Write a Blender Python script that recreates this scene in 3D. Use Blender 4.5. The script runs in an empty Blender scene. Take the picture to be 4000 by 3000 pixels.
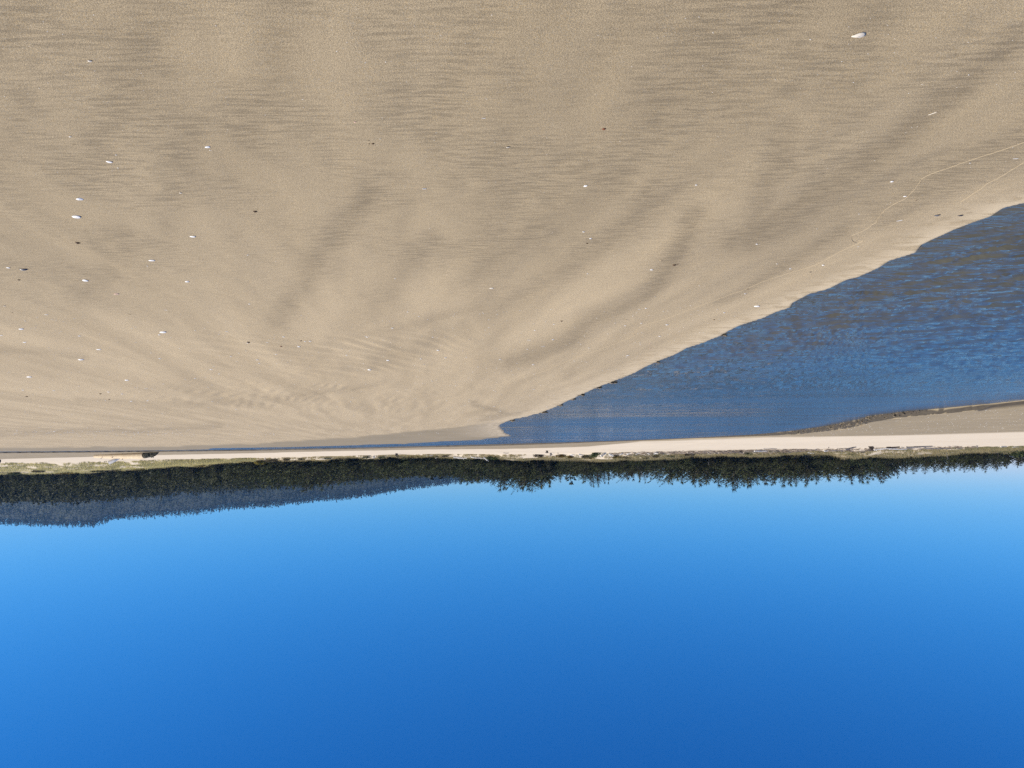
import bpy, math, random
import numpy as np
from mathutils import Vector, Matrix

# ------------------------------------------------------------------ camera
EYE = 1.6                      # eye height above the sand (m)
FPX = 2890.0                   # focal length in photo pixels (photo 4000 x 3000)
PITCH = math.atan(285.0 / FPX) # the camera looks slightly down
ROLL = math.atan(0.01)         # the phone is not quite level
CP, SP = math.cos(PITCH), math.sin(PITCH)
RIGHT = np.array([1.0, 0, 0]); FWD = np.array([0, CP, -SP]); UPV = np.array([0, SP, CP])
AXA = RIGHT * math.cos(ROLL) - UPV * math.sin(ROLL)
AXB = RIGHT * math.sin(ROLL) + UPV * math.cos(ROLL)
scene = bpy.context.scene
COL = scene.collection
cam = bpy.data.cameras.new('camera'); cam.sensor_width = 36.0; cam.lens = FPX / 4000 * 36
cam.clip_start = 0.05; cam.clip_end = 20000
camo = bpy.data.objects.new('camera', cam); COL.objects.link(camo)
# the photograph was taken with the phone upside down: rolled half a turn
cx, cy, cz = -AXA, -AXB, -FWD
camo.matrix_world = Matrix(((cx[0], cy[0], cz[0], 0), (cx[1], cy[1], cz[1], 0), (cx[2], cy[2], cz[2], EYE), (0, 0, 0, 1)))
scene.camera = camo

# ------------------------------------------------------------------ sky, sun, exposure
SUN_AZ = math.radians(91)      # to the right of the view direction
SUN_EL = math.radians(42)
world = bpy.data.worlds.new('World'); scene.world = world; world.use_nodes = True
wn, wl = world.node_tree.nodes, world.node_tree.links
sky = wn.new('ShaderNodeTexSky'); sky.sky_type = 'NISHITA'; sky.sun_disc = False
sky.sun_elevation = SUN_EL; sky.sun_rotation = SUN_AZ
sky.altitude = 2500; sky.air_density = 1.0; sky.dust_density = 0.0; sky.ozone_density = 4.0
# the phone's deep clear-air blue: the same curve on each channel over the whole sky
sep = wn.new('ShaderNodeSeparateColor'); comb = wn.new('ShaderNodeCombineColor')
wl.new(sky.outputs[0], sep.inputs[0])
for i, (ref, p, top) in enumerate(((5.3, 2.3, 2.95), (6.8, 1.22, 5.1), (7.0, 0.92, 7.0))):
    dv = wn.new('ShaderNodeMath'); dv.operation = 'DIVIDE'; dv.inputs[1].default_value = ref
    pw = wn.new('ShaderNodeMath'); pw.operation = 'POWER'; pw.inputs[1].default_value = p
    ml = wn.new('ShaderNodeMath'); ml.operation = 'MULTIPLY'; ml.inputs[1].default_value = top
    wl.new(sep.outputs[i], dv.inputs[0]); wl.new(dv.outputs[0], pw.inputs[0]); wl.new(pw.outputs[0], ml.inputs[0]); wl.new(ml.outputs[0], comb.inputs[i])
wl.new(comb.outputs[0], wn['Background'].inputs['Color'])
wn['Background'].inputs['Strength'].default_value = 0.10
sun = bpy.data.lights.new('sun', 'SUN'); sun.energy = 5.0; sun.angle = math.radians(0.53); sun.color = (1.0, 0.93, 0.82)
suno = bpy.data.objects.new('sun', sun); COL.objects.link(suno)
SDIR = Vector((math.sin(SUN_AZ) * math.cos(SUN_EL), math.cos(SUN_AZ) * math.cos(SUN_EL), math.sin(SUN_EL)))
suno.rotation_euler = SDIR.to_track_quat('Z', 'Y').to_euler(); suno.location = (0, 0, 500)
vs = scene.view_settings; vs.view_transform = 'Standard'; vs.look = 'None'; vs.gamma = 1.0; vs.use_curve_mapping = False
vs.exposure = 0.3
scene.cycles.use_denoising = False; scene.cycles.adaptive_threshold = 0.005
scene.cycles.max_bounces = 6; scene.cycles.diffuse_bounces = 2; scene.cycles.volume_bounces = 0
scene.cycles.transparent_max_bounces = 8

# ------------------------------------------------------------------ pixel <-> place
def ray(u, v):
    d = AXA * (2000 - u) / FPX + AXB * (v - 1500) / FPX + FWD
    return d
def at_z(u, v, z):
    d = ray(u, v); t = (z - EYE) / d[2]
    return np.array([0, 0, EYE]) + d * t
def at_y(u, v, y):
    d = ray(u, v); t = y / d[1]
    return np.array([0, 0, EYE]) + d * t
def project(x, y, z):
    p = np.stack([x, y, z - EYE], -1)
    dep = p @ FWD
    return 2000 - FPX * (p @ AXA) / dep, 1500 + FPX * (p @ AXB) / dep

# ------------------------------------------------------------------ noise
def _hash(ix, iy, seed):
    h = (ix.astype(np.int64) * 374761393 + iy.astype(np.int64) * 668265263 + seed * 144665) & 0xffffffff
    h = ((h ^ (h >> 13)) * 1274126177) & 0xffffffff
    return ((h ^ (h >> 16)) & 0xffff) / 65535.0 * 2 - 1
def vnoise(x, y, seed=0):
    x = np.asarray(x, float); y = np.asarray(y, float)
    ix, iy = np.floor(x), np.floor(y); fx, fy = x - ix, y - iy
    fx = fx * fx * fx * (fx * (fx * 6 - 15) + 10); fy = fy * fy * fy * (fy * (fy * 6 - 15) + 10)
    a, b = _hash(ix, iy, seed), _hash(ix + 1, iy, seed); c, d = _hash(ix, iy + 1, seed), _hash(ix + 1, iy + 1, seed)
    return (a * (1 - fx) + b * fx) * (1 - fy) + (c * (1 - fx) + d * fx) * fy
def fbm(x, y, seed=0, octv=4, g=0.5):
    t, a = 0, 1.0
    for i in range(octv):
        t = t + a * vnoise(x, y, seed + i * 17); x = x * 2.03; y = y * 2.03; a *= g
    return t
def sstep(a, b, x):
    t = np.clip((x - a) / (b - a), 0, 1); return t * t * (3 - 2 * t)

# ------------------------------------------------------------------ the lie of the land
WATER_Z = -0.10
NEAR_EDGE = [(4000,784),(3940,799),(3890,831),(3814,858),(3746,883),(3678,915),(3619,944),(3592,976),(3488,1007),(3445,1034),(3371,1071),
 (3316,1086),(3253,1118),(3172,1141),(3108,1175),(3099,1193),(3045,1211),(3000,1233),(2900,1265),(2818,1306),(2759,1331),(2691,1354),
 (2641,1381),(2560,1412),(2492,1449),(2433,1473),(2388,1492),(2329,1514),(2235,1557),(2185,1582),(2122,1609),(2067,1625),(1995,1639),
 (1954,1659),(1952,1668),(1968,1686),(1997,1703),(1890,1716),(1700,1726),(1588,1733.6),(1407,1738),(1135,1745),(1000,1748),(904,1751),
 (678,1756),(500,1758.2),(200,1761),(0,1762.5),(-600,1768)]
FAR_EDGE = [(4600,1500),(4000,1559),(3814,1579),(3633,1597),(3542,1606),(3407,1624),(3271,1656),(3136,1678),(3000,1693),(2933,1698),(2707,1710),
 (2480,1719),(2300,1725),(2134,1730),(1998,1733.6),(1836,1738),(1700,1741),(1400,1748.5),(1000,1756),(588,1760.8),(0,1765.5),(-600,1771)]
nearP = np.array([at_z(u, v, WATER_Z)[:2] for u, v in NEAR_EDGE])
farP = np.array([at_z(u, v, WATER_Z)[:2] for u, v in FAR_EDGE])
# finer wobble on the near edge
def densify(P, step_px=1.0):
    out = []
    for i in range(len(P) - 1):
        n = 5
        for k in range(n):
            t = k / n; p = P[i] * (1 - t) + P[i + 1] * t
            d = P[i + 1] - P[i]; nrm = np.array([-d[1], d[0]]) / (np.hypot(*d) + 1e-9)
            p = p + nrm * float(fbm(p[0] * 1.7, p[1] * 1.7, 5, 3)) * 0.022 * min(3.0, 0.35 + p[1] / 20)
            out.append(p)
    out.append(P[-1]); return np.array(out)
nearD = np.vstack([[-16, -4], [-9.5, 1.5], densify(nearP)])
polyW = np.vstack([nearD, (farP[::-1] * 1.04), [[-40, 20]], [[-40, -4]]])
fs = farP[:, 0] / farP[:, 1]
def curve(pts):
    """[(u, y, v)] -> functions of s = x/y giving distance and height"""
    P = np.array([at_y(u, v, y) for u, y, v in pts]); s = P[:, 0] / P[:, 1]; o = np.argsort(s)
    return s[o], P[o, 1], P[o, 2]
of = np.argsort(fs)
cB = (fs[of], farP[of, 1])
cP = curve([(5500,47,1665),(4000,50,1688),(3600,55,1698),(3300,57,1703),(3000,62.5,1707),(2700,74,1718),(2500,81,1724),(2300,105,1745),(2000,118,1752),
 (1700,122,1756),(1400,128,1760),(1000,145,1770),(600,150,1778),(300,152,1786),(0,150,1794),(-1200,150,1806)])
cF = curve([(5500,104,1712),(4000,110,1737),(3700,112,1742),(3300,118,1750),(3000,122,1755),(2700,126,1760),(2400,132,1767),(2100,138,1772),(1900,142,1772),
 (1700,148,1771),(1500,152,1776),(1200,160,1783),(1000,168,1787),(600,178,1795),(300,182,1803),(0,185,1806),(-1200,190,1822)])
cT = curve([(5500,120,1745),(4000,128,1756),(3700,135,1772),(3400,140,1778),(3000,142,1775),(2700,145,1778),(2500,148,1787),(2300,152,1795),(2000,158,1792),
 (1700,165,1785),(1500,170,1784),(1200,180,1792),(1000,190,1797),(800,205,1812),(500,230,1832),(300,250,1845),(0,260,1850),(-1200,270,1870)])
TREE_H = 7.0
def canopy_pt(u, y, v): return (u, y, v - TREE_H * FPX / y * 0.85)
cR = curve([canopy_pt(*q) for q in [(5500,500,1800),(3000,600,1815),(2600,800,1815),(2100,1200,1828),(1850,1250,1842),(1588,1200,1858),(1407,1100,1876),
 (1226,950,1896),(1000,760,1910),(768,620,1921),(588,560,1939),(407,520,1953),(270,500,1962),(0,500,1962),(-1200,500,1975)]])
scarp_s = np.array([(2000 - u) / FPX for u in (5500,4000,3650,3500,3300,3100,2950,2700,2300,2000,1000,0,-1200)])[::-1]
scarp_h = np.array([.18,.18,.20,.22,.34,.28,.15,.05,.10,.19,.19,.22,.22])[::-1]
oo = np.argsort(scarp_s); scarp_s, scarp_h = scarp_s[oo], scarp_h[oo]

def inside(px, py, poly):
    r = np.zeros(px.shape, bool); n = len(poly)
    for i in range(n):
        x0, y0 = poly[i]; x1, y1 = poly[(i + 1) % n]
        if y0 == y1: continue
        c = ((y0 > py) != (y1 > py)) & (px < (x1 - x0) * (py - y0) / (y1 - y0) + x0)
        r ^= c
    return r
def dist_line(px, py, L):
    d = np.full(px.shape, 1e9)
    for i in range(len(L) - 1):
        ax, ay = L[i]; bx, by = L[i + 1]; ex, ey = bx - ax, by - ay; l2 = ex * ex + ey * ey + 1e-12
        t = np.clip(((px - ax) * ex + (py - ay) * ey) / l2, 0, 1)
        d = np.minimum(d, (px - ax - t * ex) ** 2 + (py - ay - t * ey) ** 2)
    return np.sqrt(d)
def shore_sd(x, y):
    """distance to the near water's edge, negative in the water"""
    d = dist_line(x, y, nearD); w = inside(x, y, polyW)
    return np.where(w, -d, d)
BA = math.radians(9)           # swash bands run towards the far end of the lagoon
def band_coords(x, y):
    w = 0.5 * vnoise(x * 0.22, y * 0.1, 91)
    cr = x * math.cos(BA) - y * math.sin(BA) * 0.92 + 0.006 * y * y * 0.0 + w
    al = x * math.sin(BA) + y * math.cos(BA)
    return cr, al
BANDS = [(62, 1.0, [(3960,130),(3851,235),(3616,452),(3435,597),(3254,723),(3074,850),(2929,940)]),
 (40, 0.95, [(2715,830),(2651,976),(2542,1130),(2407,1212),(2298,1266),(2226,1338),(2163,1365),(2000,1420)]),
 (58, 0.7, [(3085,506),(3049,615),(2995,714),(2976,796),(2958,886),(2868,958)]), (120, 0.55, [(2800,150),(2741,298),(2669,380),(2579,434)]),
 (24, 0.6, [(3300,900),(3157,976),(3013,1067),(2904,1139),(2814,1175)]), (52, 0.55, [(2560,778),(2452,868),(2316,976),(2163,1085),(2054,1157),(1900,1230)]),
 (52, 0.45, [(2452,669),(2298,787),(2136,868),(2000,976),(1850,1080)]), (55, 0.7, [(1440,760),(1386,829),(1260,986),(1165,1144),(1087,1254)]),
 (55, 0.5, [(1700,955),(1575,1049),(1480,1191),(1339,1285)]), (42, 0.4, [(1811,1285),(1575,1380),(1386,1427)]), (105, 0.6, [(1150,-40),(1080,250),(1000,420),(950,560)]),
 (95, 0.5, [(620,60),(540,240),(470,440),(330,640)]), (85, 0.55, [(3160,-20),(3000,80),(2900,130)]), (90, 0.6, [(120,-60),(30,90),(-60,200)]), (70, 0.5, [(100,420),(40,560),(-40,640)]),
 (70, 0.45, [(760,500),(720,720),(640,900)]), (60, 0.4, [(480,900),(420,1060),(300,1180)]), (12, 0.9, [(1850,1578),(1935,1605),(2010,1617)]), (10, 0.7, [(2060,1606),(2010,1617),(1960,1627),(1880,1636)]),
 (14, 0.6, [(-50,1688),(150,1686),(420,1684),(700,1676),(860,1662)]), (18, 0.45, [(-50,1370),(160,1376),(330,1390)]), (14, 0.35, [(300,1560),(700,1575),(1100,1560),(1500,1500)]), (26, 0.4, [(1300,1330),(1700,1250),(2000,1180)]),
 (110, 0.4, [(3420,40),(3350,260),(3260,420)]), (60, 0.4, [(2450,60),(2330,240),(2200,420)]), (80, 0.35, [(1850,80),(1780,330),(1700,520)]), (60, 0.45, [(3960,560),(3800,620),(3620,760),(3480,860)])]
def band_mask(U, V):
    t = np.zeros(U.shape)
    for w, k, L in BANDS:
        d = dist_line(U, V * 1.15, [(a, b * 1.15) for a, b in catmull(L, 4)]); t = np.maximum(t, k * np.exp(-(d / w) ** 2))
    return t
def catmull(P, n=8):
    P = np.asarray(P, float); out = []
    for i in range(len(P) - 1):
        p0, p1, p2, p3 = P[max(i - 1, 0)], P[i], P[i + 1], P[min(i + 2, len(P) - 1)]
        for k in range(n):
            t = k / n
            out.append(0.5 * ((2 * p1) + (p2 - p0) * t + (2 * p0 - 5 * p1 + 4 * p2 - p3) * t * t + (3 * p1 - p0 - 3 * p2 + p3) * t ** 3))
    out.append(P[-1]); return np.array(out)
def sand_relief(x, y):
    c, a = band_coords(x, y)
    z = 0.010 * fbm(c / 0.9, a / 3.0, 11, 3) + 0.003 * fbm(c / 0.25, a / 0.8, 23, 2)
    ok = y > 2; U, V = project(np.where(ok, x, 0), np.where(ok, y, 2), np.zeros_like(x))
    rip = sstep(250, 700, U) * (1 - sstep(1450, 2100, U)) * sstep(1230, 1380, V) * (1 - sstep(1560, 1660, V)) * (0.45 + 0.55 * sstep(-0.5, 0.3, vnoise(x * 0.5 + 3, y * 0.25, 37)))
    q = y * 0.50 + x * 0.85 + 0.30 * fbm(x * 0.8, y * 0.5, 41, 2)
    z = z + rip * 0.014 * np.sin(q * 2 * math.pi / 0.40 + 2.6 * vnoise(x * 1.4, y * 0.9, 43)) * (0.65 + 0.35 * vnoise(x * 1.1, y * 1.6, 47))
    return z * (1 - 0.75 * sstep(12, 40, y) * (1 - rip))
def terrain(x, y):
    """height, and the s-curves that divide the land"""
    x = np.asarray(x, float); y = np.asarray(y, float); ys = np.maximum(y, 0.5); s = x / ys
    yB = np.interp(s, cB[0], cB[1]); yP, zP = np.interp(s, cP[0], cP[1]), np.interp(s, cP[0], cP[2])
    yF, zF = np.interp(s, cF[0], cF[1]), np.interp(s, cF[0], cF[2]); yT, zT = np.interp(s, cT[0], cT[1]), np.interp(s, cT[0], cT[2])
    yR, zR = np.interp(s, cR[0], cR[1]), np.interp(s, cR[0], cR[2])
    jag = 0.16 * fbm(x * 1.6, x * 0.3, 61, 3) + 0.10 * fbm(x * 5.5, x * 0.7, 62, 2)
    yB = yB + jag * np.interp(s, scarp_s, scarp_h) * 4
    zS = WATER_Z + np.interp(s, scarp_s, scarp_h)
    near = y < yB
    z = np.zeros(x.shape)
    sd = np.full(x.shape, 50.0)
    idx = near & (y > -6)
    if idx.any(): sd[idx] = shore_sd(x[idx], y[idx])
    bank = 0.035 * sstep(0.0, 0.05, sd) + 0.065 * sstep(0.03, 2.2, sd)
    zn = WATER_Z - 0.004 + bank + sand_relief(x, y) * sstep(0.02, 0.7, sd)
    zn = np.where(sd < 0, WATER_Z - 0.004 + 0.25 * np.maximum(sd, -2.0), zn)
    zn = np.where((sd < 0) & (y > yB - 1.5), WATER_Z - 0.03, zn)
    stp = sstep(0.50, 0.58, -s)                              # where a strip of beach lies below the cut
    W = (0.10 + 0.9 * np.interp(s, scarp_s, scarp_h)) * (1 + 2.0 * stp)
    # broken edge of the far bank: fallen lumps and notches
    t1 = np.clip((y - yB) / W, 0, 1)
    zsc = WATER_Z - 0.03 + (zS - WATER_Z + 0.03) * np.clip(t1 ** (0.7 + 5.5 * stp), 0, 1)
    f2 = lambda a, b, za, zb, p=1.0: za + (zb - za) * np.clip((y - a) / np.maximum(b - a, 0.1), 0, 1) ** p
    z2 = f2(yB + W, yP, zS, zP); z3 = f2(yP, yF, zP, zF, 1.3); z4 = f2(yF, yT, zF, zT, 0.8)
    hum = fbm(x * 0.16, y * 0.16, 71, 3) * 0.45 * sstep(0, 6, y - yF) * (1 - 0.5 * sstep(0, 20, y - yT))
    z5 = f2(yT, yR, zT, zR, 1.0) + 1.2 * fbm(x * 0.012, y * 0.012, 72, 3) * sstep(0, 60, y - yT)
    z6 = zR + (2.0 - zR) * sstep(0, 500, y - yR)
    z = np.where(near, zn, np.where(y < yB + W, zsc, np.where(y < yP, z2, np.where(y < yF, z3, np.where(y < yT, z4, np.where(y < yR, z5, z6))))))
    z = z + np.where(y > yF, hum, 0) + np.where((y > yB + W) & (y <= yF), 0.02 * fbm(x * 0.5, y * 0.15, 73, 3), 0)
    return z, dict(s=s, yB=yB, W=W, yP=yP, yF=yF, yT=yT, yR=yR, sd=sd)
def ground_z(x, y): return float(terrain(np.array([x]), np.array([y]))[0][0])
def ground_at(u, v, y0=1.8, y1=420):
    """the first place on the ground that shows at photo pixel (u, v)"""
    ys = np.geomspace(y0, y1, 260); d = ray(u, v)
    x = d[0] / d[1] * ys; zr = EYE + d[2] / d[1] * ys; z = terrain(x, ys)[0]
    k = np.nonzero(z >= zr)[0]
    i = k[0] if len(k) else len(ys) - 1
    if i > 0:
        a, b = z[i - 1] - zr[i - 1], z[i] - zr[i]; t = np.clip(-a / (b - a + 1e-12), 0, 1)
        y = ys[i - 1] + (ys[i] - ys[i - 1]) * t
    else: y = ys[i]
    x = d[0] / d[1] * y
    return x, y, ground_z(x, y)

# ------------------------------------------------------------------ mesh helpers
def link(o): COL.objects.link(o); return o
def np_mesh(name, V, F, mat=None, smooth=False, attrs=None):
    """V (n,3); F (m,3) or (m,4)"""
    V = np.asarray(V, np.float32); F = np.asarray(F, np.int32); k = F.shape[1]
    me = bpy.data.meshes.new(name)
    me.vertices.add(len(V)); me.vertices.foreach_set('co', V.ravel())
    me.loops.add(F.size); me.loops.foreach_set('vertex_index', F.ravel())
    me.polygons.add(len(F)); me.polygons.foreach_set('loop_start', np.arange(0, F.size, k, dtype=np.int32))
    me.polygons.foreach_set('use_smooth', np.full(len(F), smooth))
    for nm, arr in (attrs or {}).items():
        a = me.attributes.new(nm, 'FLOAT', 'POINT'); a.data.foreach_set('value', np.asarray(arr, np.float32))
    if mat: me.materials.append(mat)
    me.update(calc_edges=True); me.validate()
    return me
def soft_normals(me, N):
    N = N / (np.linalg.norm(N, axis=1, keepdims=True) + 1e-9)
    me.polygons.foreach_set('use_smooth', np.ones(len(me.polygons), bool)); me.normals_split_custom_set_from_vertices(N.tolist()); me.update(); return me
def obj(name, me, parent=None, loc=None, rot=None, scale=None):
    o = bpy.data.objects.new(name, me); link(o)
    if parent: o.parent = parent
    if loc is not None: o.location = loc
    if rot is not None: o.rotation_euler = rot
    if scale is not None: o.scale = scale
    return o
def tag(o, label=None, cat=None, group=None, kind=None):
    if label: o['label'] = label
    if cat: o['category'] = cat
    if group: o['group'] = group
    if kind: o['kind'] = kind
    return o
def empty(name, loc, rz=0.0, scale=(1, 1, 1)):
    o = bpy.data.objects.new(name, None); link(o); o.empty_display_size = 0.2
    o.location = loc; o.rotation_euler = (0, 0, rz); o.scale = scale; return o
def copy_tree(o, parent=None):
    c = o.copy(); link(c)
    if parent: c.parent = parent
    for ch in o.children: copy_tree(ch, c)
    return c
class MB:
    """collects triangles and quads as triangles"""
    def __init__(s): s.V = []; s.F = []; s.n = 0
    def add(s, V, F):
        V = np.asarray(V, float).reshape(-1, 3); F = np.asarray(F, int)
        if F.shape[1] == 4: F = np.vstack([F[:, [0, 1, 2]], F[:, [0, 2, 3]]])
        s.V.append(V); s.F.append(F + s.n); s.n += len(V)
    def tube(s, P, R, k=6, cap=True, rough=0.0, rng=None, flat=1.0):
        P = np.asarray(P, float); R = np.asarray(R, float); n = len(P)
        T = np.gradient(P, axis=0); T /= np.linalg.norm(T, axis=1)[:, None] + 1e-9
        ref = np.array([0.13, 0.21, 1.0]) if abs(T[0][2]) < 0.9 else np.array([1.0, 0.2, 0])
        A = np.cross(T, ref); A /= np.linalg.norm(A, axis=1)[:, None] + 1e-9
        B = np.cross(A, T)
        an = np.arange(k) * 2 * math.pi / k
        rad = R[:, None] * np.ones((n, k))
        if rough and rng is not None: rad = rad * (1 + rough * rng.standard_normal((n, k)))
        V = P[:, None, :] + (A[:, None, :] * np.cos(an)[None, :, None] + flat * B[:, None, :] * np.sin(an)[None, :, None]) * rad[:, :, None]
        i, j = np.meshgrid(np.arange(n - 1), np.arange(k), indexing='ij')
        a = i * k + j; b = i * k + (j + 1) % k
        F = np.stack([a, b, b + k, a + k], -1).reshape(-1, 4)
        s.add(V.reshape(-1, 3), F)
        if cap:
            for e, base in ((0, 0), (n - 1, (n - 1) * k)):
                c = np.vstack([V[e], P[e]]); q = np.arange(k)
                f = np.stack([q, (q + 1) % k, np.full(k, k)], -1)
                s.add(c, f if e else f[:, ::-1])
    def mesh(s, name, mat, smooth=False):
        return np_mesh(name, np.vstack(s.V), np.vstack(s.F), mat, smooth)

# ------------------------------------------------------------------ material helpers
class Mat:
    def __init__(s, name):
        s.m = bpy.data.materials.new(name); s.m.use_nodes = True
        s.t = s.m.node_tree; s.b = s.t.nodes['Principled BSDF']; s.out = s.t.nodes['Material Output']
    def n(s, typ, **kw):
        nd = s.t.nodes.new('ShaderNode' + typ)
        for k, v in kw.items():
            if k in nd.inputs.keys() or isinstance(k, int): s.set(nd.inputs[k], v)
            else: setattr(nd, k, v)
        return nd
    def set(s, inp, v):
        if hasattr(v, 'is_output') and v.is_output: s.t.links.new(v, inp)
        else: inp.default_value = v
    def pos(s): return s.n('TexCoord').outputs['Object']
    def wpos(s): return s.n('NewGeometry').outputs['Position']
    def mapping(s, vec, scale=(1, 1, 1), rot=(0, 0, 0), loc=(0, 0, 0)):
        m = s.n('Mapping'); s.set(m.inputs['Vector'], vec); m.inputs['Scale'].default_value = scale
        m.inputs['Rotation'].default_value = rot; m.inputs['Location'].default_value = loc; return m.outputs[0]
    def noise(s, vec, scale, detail=3, rough=0.55, dist=0.0):
        nd = s.n('TexNoise'); s.set(nd.inputs['Vector'], vec); nd.inputs['Scale'].default_value = scale
        nd.inputs['Detail'].default_value = detail; nd.inputs['Roughness'].default_value = rough; nd.inputs['Distortion'].default_value = dist
        return nd.outputs['Fac']
    def ramp(s, fac, stops):
        nd = s.n('ValToRGB'); s.set(nd.inputs[0], fac); e = nd.color_ramp.elements
        while len(e) < len(stops): e.new(0.5)
        for i, (p, c) in enumerate(stops):
            e[i].position = p; e[i].color = (c, c, c, 1) if isinstance(c, (int, float)) else (*c, 1)
        return nd.outputs[0]
    def mix(s, fac, a, b, blend='MIX'):
        nd = s.n('Mix'); nd.data_type = 'RGBA'; nd.blend_type = blend
        s.set(nd.inputs[0], fac); s.set(nd.inputs[6], a if hasattr(a, 'is_output') else (*a, 1)); s.set(nd.inputs[7], b if hasattr(b, 'is_output') else (*b, 1))
        return nd.outputs[2]
    def math(s, op, a, b=0.0, clamp=False):
        nd = s.n('Math'); nd.operation = op; nd.use_clamp = clamp; s.set(nd.inputs[0], a); s.set(nd.inputs[1], b); return nd.outputs[0]
    def attr(s, name):
        nd = s.n('Attribute'); nd.attribute_name = name; return nd.outputs['Fac']
    def bump(s, h, strength, dist, normal=None):
        nd = s.n('Bump'); s.set(nd.inputs['Height'], h); nd.inputs['Strength'].default_value = strength; nd.inputs['Distance'].default_value = dist
        if normal is not None: s.set(nd.inputs['Normal'], normal)
        return nd.outputs[0]
    def fin(s, color=None, rough=0.8, spec=0.3, normal=None):
        if color is not None: s.set(s.b.inputs['Base Color'], color if hasattr(color, 'is_output') else (*color, 1))
        s.set(s.b.inputs['Roughness'], rough); s.b.inputs['Specular IOR Level'].default_value = spec
        if normal is not None: s.set(s.b.inputs['Normal'], normal)
        return s.m

# ---- sand
def sand_material():
    M = Mat('sand'); P = M.wpos()
    B = M.mapping(P, rot=(0, 0, BA))                        # bands run along the turned y axis
    warp = M.noise(M.mapping(P, scale=(0.35, 0.12, 1)), 1.0, 2)
    # broad swash bands of darker heavy grains
    bands = M.noise(M.mapping(B, scale=(1.5, 0.13, 1)), 1.0, 2, 0.5, 0.5)
    bands2 = M.noise(M.mapping(B, scale=(5.0, 0.7, 1), loc=(4, 2, 0)), 1.0, 3, 0.6, 0.3)
    patch = M.noise(M.mapping(P, scale=(0.8, 0.5, 1)), 1.0, 3)
    # hair-fine wind streaks across the view, only in patches
    streak = M.noise(M.mapping(P, scale=(6.0, 42, 1), rot=(0, 0, 0.12)), 1.0, 2, 0.5, 0.5)
    rmask = M.ramp(M.noise(M.mapping(P, scale=(1.7, 1.1, 1), rot=(0, 0, -0.5), loc=(1.3, 0.4, 0)), 1.0, 2), [(0.38, 0.0), (0.60, 1.0)])
    coarse = M.math('MULTIPLY', M.attr('coarse'), rmask)
    smask = M.ramp(M.math('ADD', M.math('MULTIPLY', bands, 0.6), M.math('MULTIPLY', patch, 0.5)), [(0.46, 0.0), (0.66, 1.0)])
    streakm = M.math('MULTIPLY', M.ramp(streak, [(0.42, 0.0), (0.68, 1.0)]), smask)
    g1 = M.noise(M.mapping(P, rot=(0.5, 0.9, 0.7)), 370, 2, 0.8)
    g2 = M.noise(M.mapping(P, loc=(7, 3, 1), rot=(0.8, 0.4, 0.3)), 190, 1, 0.6)
    g3 = M.noise(M.mapping(P, loc=(2, 9, 4)), 380, 1, 0.5)
    band = M.attr('band')
    bandn = M.math('MULTIPLY', band, M.ramp(bands2, [(0.25, 0.72), (0.65, 1.0)]))
    smask = M.math('ADD', M.math('ADD', M.math('MULTIPLY', smask, 0.25), M.math('MULTIPLY', coarse, 0.9)), bandn, True)
    streakm = M.math('MULTIPLY', M.ramp(streak, [(0.44, 0.0), (0.60, 1.0)]), smask)
    base = M.mix(M.ramp(bands, [(0.36, 0.0), (0.66, 1.0)]), (0.450, 0.361, 0.230), (0.390, 0.311, 0.196))
    base = M.mix(M.math('MULTIPLY', M.attr('coarse'), 0.42), base, (0.235, 0.188, 0.116))
    base = M.mix(M.math('MULTIPLY', bandn, 0.62), base, (0.228, 0.180, 0.112))  # bands mix dark heavy grains with relief shading put into the colour
    base = M.mix(M.math('MULTIPLY', streakm, 0.42), base, (0.140, 0.113, 0.074))
    grain = M.ramp(g1, [(0.30, 0.35), (0.5, 1.0), (0.70, 1.85)])
    grain2 = M.ramp(g2, [(0.3, 0.80), (0.5, 1.0), (0.72, 1.22)])
    hue = M.mix(M.ramp(g3, [(0.35, 0.0), (0.65, 1.0)]), (0.92, 0.99, 1.14), (1.10, 1.0, 0.80))
    base = M.mix(0.9, base, grain, 'MULTIPLY'); base = M.mix(1.0, base, grain2, 'MULTIPLY'); base = M.mix(0.9, base, hue, 'MULTIPLY')
    # damp sand by the channel and on the far bank
    wet = M.attr('wet'); wv = M.math('MULTIPLY', wet, M.ramp(M.noise(M.mapping(P, scale=(0.25, 0.25, 1)), 1.0, 3), [(0.3, 0.75), (0.7, 1.0)]))
    base = M.mix(wv, base, M.mix(M.ramp(M.noise(M.mapping(P, scale=(0.5, 1.2, 1)), 1.0, 4), [(0.35, 0.0), (0.65, 1.0)]), (0.255, 0.203, 0.116), (0.305, 0.246, 0.150)))
    # dried crust at the water's edge
    edge = M.attr('edge'); crust = M.ramp(M.noise(M.mapping(P, scale=(3, 7, 1)), 1.0, 5, 0.65, 0.6), [(0.42, 0.0), (0.52, 1.0)])
    base = M.mix(M.math('MULTIPLY', M.math('MULTIPLY', edge, crust), 0.9), base, (0.60, 0.49, 0.325))
    # dry pale sand above the reach of the tide
    pale = M.attr('pale')
    palec = M.mix(M.noise(M.mapping(P, scale=(0.15, 0.06, 1)), 1.0, 3), (0.66, 0.555, 0.405), (0.72, 0.615, 0.455))
    fars = M.noise(M.mapping(P, scale=(0.03, 0.42, 1)), 1.0, 3, 0.6)
    palef = M.math('MULTIPLY', pale, M.ramp(fars, [(0.36, 0.72), (0.46, 1.0)]))
    base = M.mix(palef, base, palec)
    # litter under grass and trees
    base = M.mix(M.attr('duff'), base, M.mix(M.noise(P, 0.8, 4), (0.07, 0.06, 0.03), (0.16, 0.13, 0.07)))
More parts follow.
